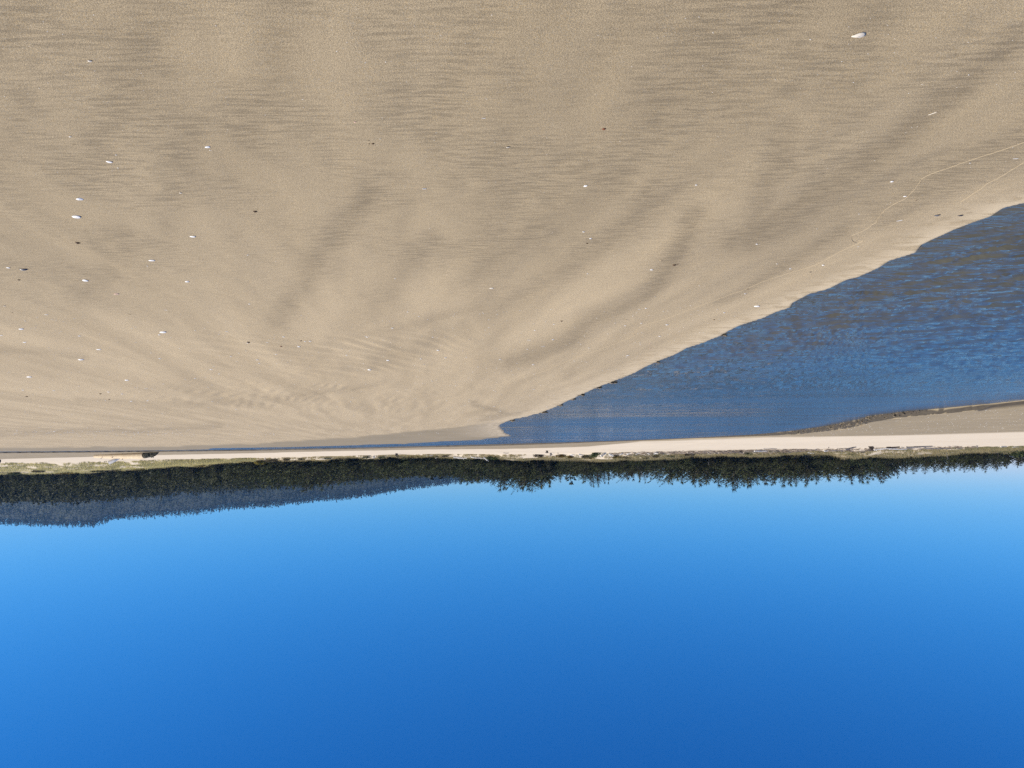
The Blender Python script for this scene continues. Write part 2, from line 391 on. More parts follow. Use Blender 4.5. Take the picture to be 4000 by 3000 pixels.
    # cut bank and near water's edge: their dark shade is put into the colour
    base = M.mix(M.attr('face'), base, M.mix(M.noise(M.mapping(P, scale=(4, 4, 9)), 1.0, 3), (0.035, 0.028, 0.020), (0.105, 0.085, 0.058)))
    h = M.math('ADD', M.math('MULTIPLY', g1, 0.0016), M.math('MULTIPLY', g2, 0.0022))
    h = M.math('ADD', h, M.math('MULTIPLY', M.math('MULTIPLY', streak, smask), -0.010))
    nrm = M.bump(h, 0.8, 1.0)
    return M.fin(base, M.math('SUBTRACT', 0.92, M.math('MULTIPLY', wet, 0.25)), 0.25, nrm)
SAND = sand_material()

def water_material():
    M = Mat('river_water'); P = M.wpos()
    WR = (0, 0, -0.42)
    a = M.noise(M.mapping(P, scale=(1.5, 9.0, 1), rot=WR), 1.0, 3, 0.55, 0.15)
    b = M.noise(M.mapping(P, scale=(6, 30, 1), rot=WR, loc=(5, 1, 0)), 1.0, 2, 0.55, 0.15)
    c = M.noise(M.mapping(P, scale=(0.30, 1.2, 1), rot=(0, 0, -0.20)), 1.0, 4, 0.6)
    calm = M.ramp(M.noise(M.mapping(P, scale=(0.05, 0.22, 1)), 1.0, 3), [(0.38, 0.70), (0.62, 1.0)])
    h = M.math('ADD', M.math('MULTIPLY', a, 0.030), M.math('MULTIPLY', b, 0.014))
    h = M.math('ADD', M.math('MULTIPLY', h, calm), M.math('MULTIPLY', c, 0.075))
    nrm = M.bump(h, 1.0, 1.0)
    col = M.mix(M.attr('shallow'), (0.066, 0.085, 0.096), (0.096, 0.088, 0.056))
    M.b.inputs['IOR'].default_value = 1.333
    lanes = M.ramp(M.noise(M.mapping(P, scale=(0.05, 0.50, 1), rot=(0, 0, -0.12)), 1.0, 4, 0.6), [(0.36, 0.50), (0.62, 1.30)])
    return M.fin(col, M.math('MULTIPLY', M.attr('chop'), lanes), 0.5, nrm)
WATER = water_material()

def foliage_material(name, dark, light, tip=None, rough=0.7):
    M = Mat(name); P = M.wpos()
    rnd = M.n('ObjectInfo').outputs['Random']
    c = M.mix(M.noise(P, 1.1, 3), dark, light)
    v = M.n('HueSaturation'); v.inputs['Hue'].default_value = 0.5
    M.set(v.inputs['Color'], c); M.set(v.inputs['Value'], M.math('ADD', 0.7, M.math('MULTIPLY', rnd, 0.6)))
    M.set(v.inputs['Hue'], M.math('ADD', 0.485, M.math('MULTIPLY', rnd, 0.03)))
    M.fin(v.outputs[0], rough, 0.2)
    tr = M.n('BsdfTranslucent'); M.set(tr.inputs['Color'], v.outputs[0])
    mx = M.n('MixShader'); mx.inputs[0].default_value = 0.5 if 'grass' in name else 0.28
    M.t.links.new(M.b.outputs[0], mx.inputs[1]); M.t.links.new(tr.outputs[0], mx.inputs[2]); M.t.links.new(mx.outputs[0], M.out.inputs['Surface'])
    return M.m
NEEDLE = foliage_material('spruce_needles', (0.032, 0.046, 0.020), (0.080, 0.098, 0.038))
NEEDLE2 = foliage_material('pine_needles', (0.044, 0.056, 0.021), (0.105, 0.115, 0.044))
HILLG = foliage_material('hill_foliage', (0.026, 0.034, 0.014), (0.070, 0.076, 0.030))
FARG = foliage_material('far_foliage', (0.020, 0.029, 0.020), (0.034, 0.045, 0.028))
LEAFG = foliage_material('shrub_leaves', (0.045, 0.065, 0.020), (0.095, 0.120, 0.035))
LEAFB = foliage_material('brown_shrub', (0.075, 0.062, 0.032), (0.15, 0.12, 0.06))
GORSE = foliage_material('yellow_shrub', (0.10, 0.085, 0.018), (0.30, 0.21, 0.035))
def simple(name, c0, c1, scale=6.0, rough=0.85, spec=0.25, bump=0.0, stretch=(1, 1, 1)):
    M = Mat(name); P = M.mapping(M.pos(), scale=stretch)
    nz = M.noise(P, scale, 4, 0.6)
    return M.fin(M.mix(M.ramp(nz, [(0.3, 0.0), (0.7, 1.0)]), c0, c1), rough, spec, M.bump(nz, 0.6, bump) if bump else None)
BARK = simple('bark', (0.055, 0.045, 0.035), (0.12, 0.10, 0.08), 5)
DEAD = simple('dead_wood', (0.16, 0.145, 0.13), (0.30, 0.28, 0.25), 6)
DRIFT = simple('bleached_driftwood', (0.55, 0.52, 0.47), (0.78, 0.75, 0.69), 5, bump=0.02, stretch=(1, 4, 4))
DRIFTG = simple('grey_driftwood', (0.20, 0.18, 0.165), (0.36, 0.33, 0.30), 5, bump=0.02, stretch=(1, 4, 4))
DRIFTD = simple('dark_driftwood', (0.045, 0.036, 0.03), (0.12, 0.095, 0.075), 5, bump=0.03)
LOGW = simple('barkless_log_wood', (0.58, 0.43, 0.25), (0.80, 0.66, 0.46), 2.2, bump=0.03, stretch=(0.6, 4, 4))
ROOT = simple('weedy_root', (0.018, 0.016, 0.012), (0.055, 0.05, 0.025), 2.5, bump=0.05)
SHELLW = simple('white_shell', (0.86, 0.83, 0.77), (0.90, 0.88, 0.83), 160, rough=0.5, spec=0.4)
SHELLC = simple('cream_shell', (0.62, 0.52, 0.38), (0.82, 0.77, 0.66), 120, rough=0.55, spec=0.4)
SHELLT = simple('tan_shell', (0.48, 0.36, 0.20), (0.60, 0.47, 0.30), 160, rough=0.6)
SHELLK = simple('black_mussel', (0.010, 0.010, 0.014), (0.035, 0.036, 0.048), 150, rough=0.35, spec=0.5)
SHELLI = simple('mussel_inside', (0.10, 0.105, 0.115), (0.20, 0.20, 0.21), 120, rough=0.35, spec=0.5)
BROWN = simple('brown_bit', (0.050, 0.028, 0.014), (0.11, 0.06, 0.03), 120, rough=0.6)
RED = simple('red_pebble', (0.15, 0.045, 0.018), (0.22, 0.075, 0.03), 160, rough=0.5)
PINK = simple('pink_shell', (0.55, 0.36, 0.26), (0.70, 0.50, 0.38), 160, rough=0.5)
GRASSM = foliage_material('beach_grass_blades', (0.34, 0.30, 0.13), (0.62, 0.54, 0.29))
GRASSG = foliage_material('green_grass_blades', (0.22, 0.23, 0.10), (0.50, 0.48, 0.24))
SWASH = simple('swash_sand', (0.40, 0.325, 0.215), (0.46, 0.375, 0.25), 200, rough=0.95)
CLOD = simple('damp_sand_lumps', (0.13, 0.105, 0.07), (0.27, 0.215, 0.145), 9)
STRAW = simple('dry_litter', (0.14, 0.10, 0.07), (0.50, 0.42, 0.32), 1.5)

# ------------------------------------------------------------------ beach
def build_beach():
    u_in = np.linspace(4150, -150, 620)
    s_in = (2000 - u_in) / FPX
    s = np.concatenate([[-3.2, -2.4, -1.8, -1.4, -1.15, -1.0, -0.9, -0.82], s_in, [0.82, 0.9, 1.0, 1.15, 1.4, 1.8, 2.4, 3.2]])
    yB = np.interp(s, cB[0], cB[1]); jx = None
    rows = []
    n1 = 560
    for k in range(n1):                                        # camera to the far water's edge
        q = 1 / 1.7 + (1 / (yB - 0.25) - 1 / 1.7) * (k / (n1 - 1)); rows.append(1 / q)
    # the broken bank needs its jagged line, found by fixed-point iteration
    yb = yB.copy()
    for _ in range(4): yb = terrain(s * yB, yB)[1]['yB']
    info = terrain(s * yb, yb)[1]; W = info['W']
    for t in (-0.02, 0.0, 0.12, 0.3, 0.5, 0.65, 0.75, 0.82, 0.88, 0.93, 0.97, 1.0, 1.1): rows.append(np.maximum(yb + W * t, rows[-1] + 0.01))
    def span(a, b, n, p=1.0):
        for i in range(1, n + 1): rows.append(np.maximum(a + (b - a) * (i / n) ** p, rows[-1] + 0.02))
    yP, yF, yT, yR = info['yP'], info['yF'], info['yT'], info['yR']
    span(rows[-1].copy(), yP, 36); span(yP, yF, 30); span(yF, yT, 26); span(yT, yR, 40, 1.6); span(yR, np.full_like(yR, 2300), 12)
    Y = np.array(rows); X = s[None, :] * Y
    # ground beside and behind the camera
    back = [(1.2, 1.7), (0.0, 3.2), (-4, 12), (-40, 60)]
    Yb = np.array([[y] * len(s) for y, w in back[::-1]]); Xb = np.array([s * w for y, w in back[::-1]])
    z, I = terrain(X, Y)
    Zb = np.where(np.abs(Xb) < 1e9, 0.0, 0.0) + 0.003 * vnoise(Xb, Yb, 9)
    V = np.vstack([np.stack([Xb, Yb, Zb], -1).reshape(-1, 3), np.stack([X, Y, z], -1).reshape(-1, 3)])
    nr, nc = len(back) + len(rows), len(s)
    i, j = np.meshgrid(np.arange(nr - 1), np.arange(nc - 1), indexing='ij'); a = i * nc + j
    F = np.stack([a, a + 1, a + nc + 1, a + nc], -1).reshape(-1, 4)
    sd = I['sd']; U, Vp = project(X, Y, z)
    # damp wedge by the narrow channel
    wedge = np.interp(U, [-200, 600, 1000, 1300, 1500, 1700, 1890, 1995, 2010], [1752, 1744, 1733, 1711, 1697, 1677, 1655, 1641, 1900])
    near = Y < I['yB']
    wet = np.where(near, sstep(-1.5, 2.5, Vp - wedge + 3 * vnoise(X * 0.6, Y * 0.2, 3)), 0)
    far = Y >= I['yB'] + I['W']
    coarse = np.where(near, (1 - sstep(3.0, 9.5, Y - 0.35 * X * (X < 0) + 1.2 * vnoise(X * 0.7, Y * 0.4, 19))) * sstep(0.2, 1.2, sd), 0)  # sand gets darker towards the camera
    band = np.where(near & (Y > 1.8), band_mask(U, Vp + 10 * vnoise(X * 1.5, Y * 0.8, 2)), 0) * (0.9 + 0.2 * vnoise(X * 1.2, Y * 0.5, 12))
    wet = np.where(far, 0.75 * (1 - sstep(-2.5, 1.5, Y - I['yP'] + 2.5 * vnoise(X * 0.08, Y * 0.05, 4))), wet)
    pale = np.where(far, sstep(-2.5, 1.5, Y - I['yP'] + 2.5 * vnoise(X * 0.08, Y * 0.05, 4)), 0)
    edge = np.where(near & (sd > 0), np.exp(-(sd / np.maximum(0.30, 0.040 * Y)) ** 2) , 0)
    edge = np.where(near & (sd > 0) & (Y < 60), edge, 0)
    wet = np.where(~near & ~far, 0.95, wet)
    wet = np.maximum(wet, np.where(near, 0.9 * (1 - sstep(0.0, 0.07, sd)), 0))
    duff = np.where(Y > I['yF'], sstep(0.55, 0.95, (Y - I['yF']) / (I['yT'] - I['yF']) + 0.15 * vnoise(X * 0.3, Y * 0.3, 8)), 0)
    face = np.where((Y >= I['yB'] - 0.3 + (0.3 + 0.80 * I['W']) * sstep(0.50, 0.58, -I['s'])) & (Y < I['yB'] + I['W'] * 1.02), 1.0, 0.0)  # mask for the painted shade on the far bank's cut
    face = np.maximum(face, np.where(near & (sd < 0.03) & (sd > -0.2), 0.5, 0))  # painted undercut shadow line along the near edge
    pad = np.zeros(len(back) * nc)
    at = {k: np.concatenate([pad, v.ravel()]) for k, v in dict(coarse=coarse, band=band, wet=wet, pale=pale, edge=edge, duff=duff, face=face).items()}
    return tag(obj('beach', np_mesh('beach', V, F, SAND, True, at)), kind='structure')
beach = build_beach()

def build_water():
    u = np.linspace(4150, -300, 640); s = np.concatenate([[-3, -2, -1.3, -1.0, -0.85], (2000 - u) / FPX])
    yB = np.interp(s, cB[0], cB[1]) + 0.6
    n = 470
    q0 = 1 / 2.6
    Y = np.array([1 / (q0 + (1 / yB - q0) * (k / (n - 1))) for k in range(n)]); X = s[None, :] * Y
    sd = shore_sd(X, Y)
    WA = 0.46; p = X * math.cos(WA) + Y * math.sin(WA); m = -X * math.sin(WA) + Y * math.cos(WA)
    w = 0.25 * fbm(X * 0.7, Y * 0.7, 81, 2); m = m + w
    res = 1 - sstep(14, 40, Y)
    n1 = fbm(p / 0.42, m / 0.095, 82, 2); n1 = 1 - np.abs(n1) * 1.4
    z = 0.021 * n1 + 0.013 * fbm(p / 0.5, m / 0.16, 83, 2) + 0.006 * res * fbm(p / 0.15, m / 0.05, 84, 2) + 0.010 * fbm(p / 2.2, m / 0.9, 85, 2)
    z = z * (0.25 + 0.75 * sstep(0, 0.8, -sd)) * (1 - 0.88 * sstep(9, 28, Y))
    V = np.stack([X, Y, WATER_Z + z], -1).reshape(-1, 3); nc = len(s)
    i, j = np.meshgrid(np.arange(n - 1), np.arange(nc - 1), indexing='ij'); a = i * nc + j
    F = np.stack([a, a + 1, a + nc + 1, a + nc], -1)
    keep = (sd < 0.5 + Y * 0.02); kf = keep[:-1, :-1] | keep[1:, :-1] | keep[:-1, 1:] | keep[1:, 1:]
    F = F[kf]
    used = np.unique(F); remap = np.full(len(V), -1); remap[used] = np.arange(len(used))
    return tag(obj('lagoon_water', np_mesh('lagoon_water', V[used], remap[F], WATER, True, dict(chop=(0.035 + 0.135 * sstep(7, 26, Y) + 0.05 * sstep(12, 40, Y) * fbm(X * 0.10 + 0.05 * Y, Y * 0.32, 36, 3)).ravel()[used], shallow=(1 - sstep(0.3, 4.5, -sd + 0.6 * vnoise(X, Y, 33))).ravel()[used]))), kind='structure')
build_water()
#NEXT
# ------------------------------------------------------------------ words for places in the photo
ONES = 'zero one two three four five six seven eight nine ten eleven twelve thirteen fourteen fifteen sixteen seventeen eighteen nineteen'.split()
TENS = 'zero ten twenty thirty forty fifty sixty seventy eighty ninety'.split()
def word(n):
    n = max(0, min(99, int(n)))
    return ONES[n] if n < 20 else TENS[n // 10] + ('-' + ONES[n % 10] if n % 10 else '')
def across(u):
    h = int(u / 20 + 0.5); return word(h // 2) + (' and a half' if h % 2 else '') + ' percent across'
def down(v): return word(v / 30 + 0.5) + ' percent down'
ORD = 'first second third fourth fifth sixth seventh eighth ninth tenth eleventh twelfth'.split()
USED = {}
def unique(lab, alts):
    """the label itself, or with the first qualifier that is still free"""
    if lab not in USED: USED[lab] = 1; return lab
    for a in alts:
        l2 = lab + ', ' + a
        if l2 not in USED: USED[l2] = 1; return l2
    return lab

# ------------------------------------------------------------------ swash lines on the near beach
SW = [[(4060,535),(4000,560),(3870,610),(3720,665),(3620,705),(3590,735),(3545,785),(3520,808),(3460,842),(3440,870),(3420,895),(3380,925),(3330,945),(3328,965),(3350,972),
 (3372,968),(3300,1000),(3200,1050),(3160,1065),(3000,1113),(2900,1150),(2780,1190),(2640,1240),(2560,1268),(2500,1285),(2482,1310),(2470,1322),(2350,1365),(2240,1400),(2120,1450),(1990,1490),(1900,1510)],
 [(4060,625),(4000,655),(3930,700),(3840,752),(3800,790),(3760,815)]]
for L in SW:
    if not L: continue
    px = catmull(L, 7); G = np.array([at_z(u, v, -0.01)[:2] for u, v in px])
    G = G + np.stack([0.012 * fbm(G[:, 0] * 6, G[:, 1] * 6, 7, 2), 0.012 * fbm(G[:, 0] * 6, G[:, 1] * 6, 8, 2)], -1)
    T = np.gradient(G, axis=0); T /= np.linalg.norm(T, axis=1)[:, None] + 1e-9; Nn = np.stack([-T[:, 1], T[:, 0]], -1)
    wd = (0.0008 + 0.00006 * G[:, 1]) * np.clip(0.75 + 0.6 * vnoise(G[:, 0] * 3, G[:, 1] * 3, 6), 0.15, 2)
    A, B = G - Nn * wd[:, None], G + Nn * wd[:, None]
    zc = terrain(G[:, 0], G[:, 1])[0]
    V = np.vstack([np.c_[A, terrain(A[:, 0], A[:, 1])[0] - 0.001], np.c_[G, zc + 0.0025], np.c_[B, terrain(B[:, 0], B[:, 1])[0] - 0.001]])
    n = len(G); i = np.arange(n - 1)
    F = np.vstack([np.stack([i, i + 1, n + i + 1, n + i], -1), np.stack([n + i, n + i + 1, 2 * n + i + 1, 2 * n + i], -1)])
    obj('swash_line', np_mesh('swash_line', V, F, SWASH, True), beach)

# ------------------------------------------------------------------ conifers
def conifer(seed, H=6.0, R=2.2, kind='spruce', lean=0.0):
    """trunk mesh data, crown mesh data; base at the origin"""
    rng = np.random.default_rng(seed)
    wood, leaf = MB(), MB()
    nT = 9; tz = np.linspace(0, H * 0.985, nT)
    bend = lambda z: np.stack([lean * H * (z / H) ** 1.7 + 0.05 * np.sin(z * 1.1 + seed), 0.06 * np.cos(z * 0.9 + seed * 2), z], -1)
    wood.tube(bend(tz), 0.022 * H * (1 - tz / H) + 0.012, 6)
    lev = int(15 + H * 1.1)
    for i in range(lev):
        t = 0.03 + 0.95 * (i / (lev - 1)) ** (0.95 if kind != 'pine' else 0.8)
        if kind == 'spruce': prof = (1 - t) ** 0.75 * (0.55 + 0.45 * min(1, t / 0.12)) + 0.03
        elif kind == 'pine': prof = math.sqrt(max(0, 1 - (2 * t - 0.85) ** 2 * 0.9)) * 0.9 * (1 - 0.55 * t)
        else: prof = (1 - t) ** 0.9 * 0.9 + 0.05 if rng.random() > 0.25 else 0.25 * (1 - t)
        nb = int(rng.integers(5, 8)) if t < 0.85 else 4
        for b in range(nb):
            az = rng.random() * 2 * math.pi; L = R * prof * rng.uniform(0.55, 1.22)
            if lean: L *= 1 + 0.45 * math.cos(az)
            if L < 0.10: L = 0.10
            o = bend(np.array([t * H + rng.normal() * 0.05]))[0]
            up0 = rng.uniform(-0.15, 0.35) + 0.5 * t + (0.25 if kind == 'pine' else 0); upk = rng.uniform(0.15, 0.7)
            m = 5; q = np.linspace(0, 1, m)
            d = np.array([math.cos(az), math.sin(az), 0])
            sp = o + np.outer(q * L, d); sp[:, 2] += L * (up0 * q - 0.22 * q * (1 - q) + upk * q * q * 0.7)
            wood.tube(sp[[0, 2, 4]], np.array([0.022, 0.014, 0.004]) * (0.5 + L / R), 3, cap=False)
            ns = max(4, int(L / R * 26)); side = np.array([-d[1], d[0], 0])
            for k in range(ns):
                f = rng.uniform(0.2, 1.03); c = o + d * L * f; c[2] += L * (up0 * f - 0.22 * f * (1 - f) + upk * f * f * 0.7)
                dr = d * rng.uniform(0.2, 1.0) + side * rng.uniform(-1, 1) + np.array([0, 0, rng.uniform(-0.15, 0.75)])
                dr /= np.linalg.norm(dr); ln = R * rng.uniform(0.11, 0.22) * (0.40 + 0.60 * (1 - t)); wv = np.cross(dr, rng.standard_normal(3)); wv /= np.linalg.norm(wv) + 1e-9
                w = ln * rng.uniform(0.16, 0.30)
                leaf.add([c - wv * w * 0.5, c + dr * ln * 0.45 - wv * w, c + dr * ln, c + dr * ln * 0.5 + wv * w], [[0, 1, 2, 3]])
    lt = bend(np.array([H * 0.93]))[0]
    for k in range(7):                                         # leader
        dr = rng.standard_normal(3) * 0.25 + np.array([0, 0, 1]); dr /= np.linalg.norm(dr); wv = np.cross(dr, rng.standard_normal(3)); wv /= np.linalg.norm(wv)
        leaf.add([lt, lt + dr * 0.15 * R - wv * 0.025 * R, lt + dr * 0.42 * R, lt + dr * 0.15 * R + wv * 0.025 * R], [[0, 1, 2, 3]])
    return wood, leaf
def snag(seed, H=5.0, R=1.6):
    rng = np.random.default_rng(seed); wood = MB()
    z = np.linspace(0, H, 8); P = np.stack([0.12 * np.sin(z * 0.8), 0.1 * np.cos(z), z], -1); wood.tube(P, 0.10 * (1 - z / H) + 0.015, 6)
    for k in range(46):
        t = rng.uniform(0.2, 0.97); az = rng.random() * 6.28; L = R * (1 - 0.7 * t) * rng.uniform(0.4, 1.1); q = np.linspace(0, 1, 4)
        sp = np.array([0, 0, t * H]) + np.outer(q * L, [math.cos(az), math.sin(az), 0.1]); sp[:, 2] += 0.5 * L * q * q
        wood.tube(sp, 0.03 * (1 - q) + 0.008, 3, cap=False)
        for j in range(2):
            f = rng.uniform(0.4, 0.9); c = sp[0] + (sp[-1] - sp[0]) * f; dr = rng.standard_normal(3); dr[2] = abs(dr[2])
            wood.tube(np.array([c, c + dr * 0.2 * L]), [0.012, 0.004], 3, cap=False)
    return wood
PROTO = []
SPECS = [('spruce', 101, 6.5, 2.0, 0.0), ('spruce', 102, 6.0, 2.3, 0.03), ('spruce', 103, 7.0, 1.9, 0.0), ('open', 104, 6.8, 2.0, 0.02), ('open', 105, 6.2, 2.2, -0.03),
         ('pine', 106, 4.2, 2.4, 0.05), ('pine', 107, 3.8, 2.6, -0.06), ('pine', 108, 5.0, 2.5, 0.04)]
for kind, sd_, H, R, ln in SPECS:
    wd, lf = conifer(sd_, H, R, kind, ln)
    cm = lf.mesh('crown', NEEDLE2 if kind == 'pine' else NEEDLE); LV = np.vstack(lf.V); ctr = LV * np.array([0.25, 0.25, 0.8]); N = LV - ctr; N = N / (np.linalg.norm(N, axis=1, keepdims=True) + 1e-9)
    soft_normals(cm, N + 0.55 * np.random.default_rng(sd_).standard_normal(N.shape) + np.array([0, 0, 0.25]))
    PROTO.append((kind, H, R, wd.mesh('trunk', BARK), cm))
SNAG = snag(5).mesh('trunk', DEAD)

TOPU = [-400,0,600,900,1000,1100,1200,1290,1400,1560,1640,1700,1760,1830,1900,1965,2010,2050,2080,2150,2250,2290,2330,2370,2400,2470,2540,2600,2700,2780,2860,2940,3000,3050,3150,3200,3250,3290,3330,3440,3500,3600,3700,3850,4000,4200]
TOPV = [1930,1925,1910,1905,1902,1900,1910,1900,1878,1868,1862,1858,1868,1888,1880,1906,1880,1908,1910,1890,1858,1885,1896,1862,1860,1872,1868,1880,1890,1893,1904,1892,1885,1893,1892,1880,1852,1878,1880,1876,1850,1842,1838,1836,1818,1812]
rngT = random.Random(7)
def plant(kinds, x, y, top_v, wide, row, idx):
    z = ground_z(x, y)
    H = EYE + (y * 0) + 0
    u, v0 = project(np.array([x]), np.array([y]), np.array([z])); u = float(u[0])
    # height that brings the tip to top_v
    hor = 1785 + 0.01 * (2000 - u); H = (EYE + (top_v - hor) / FPX * y) - z
    H = max(1.0, H * 1.04)
    k = rngT.choice(kinds); kind, h0, r0, tm, cm = PROTO[k]
    sz = H / h0; sw = sz * wide * rngT.uniform(0.85, 1.25); sw = min(max(sw, 0.5), 1.7)
    look = {'spruce': 'dense pointed dark spruce', 'open': 'open-crowned dark spruce', 'pine': 'low rounded shore pine'}[kind]
    if f'{look}, treeline {row}, {across(u)} the photo' in USED: return None
    lab = unique(f'{look}, treeline {row}, {across(u)} the photo', ['taller one', 'broader one', 'leaning one', 'darker one', 'paler one'])
    t = empty('shore_pine' if kind == 'pine' else 'spruce_tree', (x, y, z - 0.08), rngT.random() * 6.28 if kind != 'pine' else rngT.uniform(-0.5, 0.5), (sw, sw, sz))
    obj('trunk', tm, t); obj('crown', cm, t)
    tag(t, lab, 'tree', 'conifers of the treeline behind the dune'); return t
NTREE = 0
def tree_row(off, jit, frac, spacing, kinds, wide, row, u0=4150, u1=930):
    global NTREE
    u = u0
    while u > u1:
        s = (2000 - u) / FPX; yT = float(np.interp(s, cT[0], cT[1])) + off + rngT.uniform(-jit, jit)
        x = s * yT + rngT.uniform(-0.4, 0.4)
        top = float(np.interp(u, TOPU, TOPV)); base = 1785 + 0.01 * (2000 - u)
        tv = base + (top - base) * frac * rngT.uniform(0.94, 1.06)
        plant(kinds, x, yT, tv, wide, row, NTREE); NTREE += 1
        u -= spacing / yT * FPX * rngT.uniform(0.75, 1.3)
tree_row(1.0, 1.0, 0.40, 2.4, [5, 6, 5, 6, 7], 1.9, 'front row')
tree_row(5.0, 1.5, 0.66, 2.6, [7, 5, 1, 6, 7], 1.7, 'second row')
tree_row(10.0, 2.0, 0.86, 2.5, [0, 1, 4, 1, 7], 1.7, 'third row')
tree_row(16.0, 2.0, 0.94, 2.2, [0, 1, 2, 1, 7], 1.6, 'fourth row')
tree_row(23.0, 3.0, 1.02, 2.1, [0, 2, 1, 1, 4], 1.4, 'skyline row')
# tips that stand out against the sky
for u, v, k, d in [(1965,1908,0,14),(2055,1911,2,16),(2078,1912,1,15),(2328,1897,3,16),(2302,1893,0,17),(2372,1884,4,18),(2512,1884,2,18),(2705,1898,3,16),(2862,1906,0,15),(2905,1899,4,17),
                   (3047,1896,1,15),(3132,1894,4,16),(3340,1881,3,16),(3437,1879,0,17),(1205,1912,1,10),(1560,1866,4,9)]:
    s = (2000 - u) / FPX; y = float(np.interp(s, cT[0], cT[1])) + d
    plant([k], s * y, y, v, 0.95, 'tip line', 0)
for u, v, d in [(2760,1815,2.0),(2500,1868,13),(1105,1832,2),(1195,1850,4)]:
    s = (2000 - u) / FPX; y = float(np.interp(s, cT[0], cT[1])) + d - 1.5; z = ground_z(s * y, y); hor = 1785 + 0.01 * (2000 - u)
    H = max(2.0, EYE + (v - hor) / FPX * y - z)
    t = empty('dead_tree', (s * y, y, z - 0.05), u, (H / 5, H / 5, H / 5)); obj('trunk', SNAG, t)
    tag(t, f'bare grey dead tree among green pines, {across(u)} the photo', 'tree')

# ------------------------------------------------------------------ woods on the slopes behind
def scatter_forest(name, n, sampler, hmin, hmax, quads, mat, seed, conic=True, size=1.0):
    rng = np.random.default_rng(seed); P = sampler(rng, n); n = len(P)
    H = rng.uniform(hmin, hmax, n) * (1 + 0.25 * rng.standard_normal(n).clip(-1, 1.5)); R = H * rng.uniform(0.16, 0.26, n) * (1 if conic else 1.5)
    t = rng.random((n, quads)) ** 0.8; az = rng.random((n, quads)) * 2 * math.pi
    rr = R[:, None] * ((1 - t) ** 0.8 if conic else np.sqrt(np.clip(1 - (1.5 * t - 0.5) ** 2, 0, 1))) * rng.uniform(0.35, 1.0, (n, quads))
    t[:, 0] = 0.93; rr[:, 0] = 0
    C = P[:, None, :] + np.stack([rr * np.cos(az), rr * np.sin(az), t * H[:, None]], -1)
    ax = np.stack([np.cos(az) * 0.8, np.sin(az) * 0.8, rng.uniform(-0.1, 0.9, (n, quads))], -1); ax[:, 0] = (0, 0, 1)
    ax /= np.linalg.norm(ax, axis=-1, keepdims=True); w = np.cross(ax, rng.standard_normal((n, quads, 3))); w /= np.linalg.norm(w, axis=-1, keepdims=True) + 1e-9
    ln = (R[:, None] * size * rng.uniform(0.55, 0.95, (n, quads)))[..., None]; ww = ln * rng.uniform(0.25, 0.42, (n, quads))[..., None]
    ln[:, 0] *= 1.0; ww[:, 0] *= 0.5
    V = np.stack([C - ax * ln * 0.6, C - w * ww, C + ax * ln * 0.8, C + w * ww], 2).reshape(-1, 3)
    F = np.arange(len(V)).reshape(-1, 4)
    ctr = (P + np.stack([0 * H, 0 * H, H * 0.35], -1)); N = V - np.repeat(ctr, quads * 4, axis=0); N = N / (np.linalg.norm(N, axis=1, keepdims=True) + 1e-9) + np.array([0, 0, 0.5]); FOREST_N.append(N)
    return V, F
FOREST_N = []
def forest_mesh(name, Va, Fa, Vb, Fb, mat):
    me = soft_normals(np_mesh(name, np.vstack([Va, Vb]), np.vstack([Fa, Fb + len(Va)]), mat), np.vstack(FOREST_N)); FOREST_N.clear(); return me
def slope_sampler(rng, n, f0, f1):
    u = rng.uniform(-350, 2250, n); s = (2000 - u) / FPX
    yT, yR = np.interp(s, cT[0], cT[1]), np.interp(s, cR[0], cR[1])
    f = f0 + (f1 - f0) * rng.random(n) ** 1.2; y0 = np.where(u < 950, yT + 1, yT + 26)
    y = y0 + (yR + 12 - y0) * f; x = s * y
    return np.stack([x, y, terrain(x, y)[0] - 0.2], -1)
def ridge_sampler(rng, n):
    u = np.sort(rng.uniform(-350, 2250, n)); s = (2000 - u) / FPX
    y = np.interp(s, cR[0], cR[1]) + rng.uniform(-25, 8, n); x = s * y
    return np.stack([x, y, terrain(x, y)[0] - 0.2], -1)
Vc, Fc = scatter_forest('c', 3600, lambda r, n: slope_sampler(r, n, 0.0, 0.30), 2.8, 4.6, 80, HILLG, 13, False, 0.42)
Va, Fa = scatter_forest('a', 6000, lambda r, n: slope_sampler(r, n, 0.25, 1.0), 3.2, 5.2, 34, HILLG, 3, False, 0.7)
Va, Fa = np.vstack([Vc, Va]), np.vstack([Fc, Fa + len(Vc)])
Vb, Fb = scatter_forest('b', 1800, ridge_sampler, 4.0, 6.6, 24, HILLG, 4, True, 0.8)
tag(obj('hillside_forest', forest_mesh('hillside_forest', Va, Fa, Vb, Fb, HILLG)),
    'dark green wooded slope behind the grassy dune', 'forest', kind='stuff')
# front edge of the slope wood where single trees can be told apart
u = 920
while u > -120:
    s = (2000 - u) / FPX; y = float(np.interp(s, cT[0], cT[1])) + rngT.uniform(0.5, 7); x = s * y; z = ground_z(x, y)
    k = rngT.choice([5, 6, 7, 7, 1, 5]); kind, h0, r0, tm, cm = PROTO[k]; look = 'low wind-clipped shore pine' if kind == 'pine' else 'short dark spruce'
    if f'{look} rimming the dune grass, {across(u)} the photo' in USED: u -= 9; continue
    sz = rngT.uniform(0.5, 0.95) * 4.2 / h0
    t = empty('shore_pine' if kind == 'pine' else 'spruce_tree', (x, y, z - 0.08), rngT.uniform(-0.5, 0.5), (sz * 1.25, sz * 1.25, sz)); obj('trunk', tm, t); obj('crown', cm, t)
    tag(t, unique(f'{look} rimming the dune grass, {across(u)} the photo', ['taller one', 'broader one', 'darker one']), 'tree', 'trees along the rim of the dune grass')
    u -= rngT.uniform(16, 30)
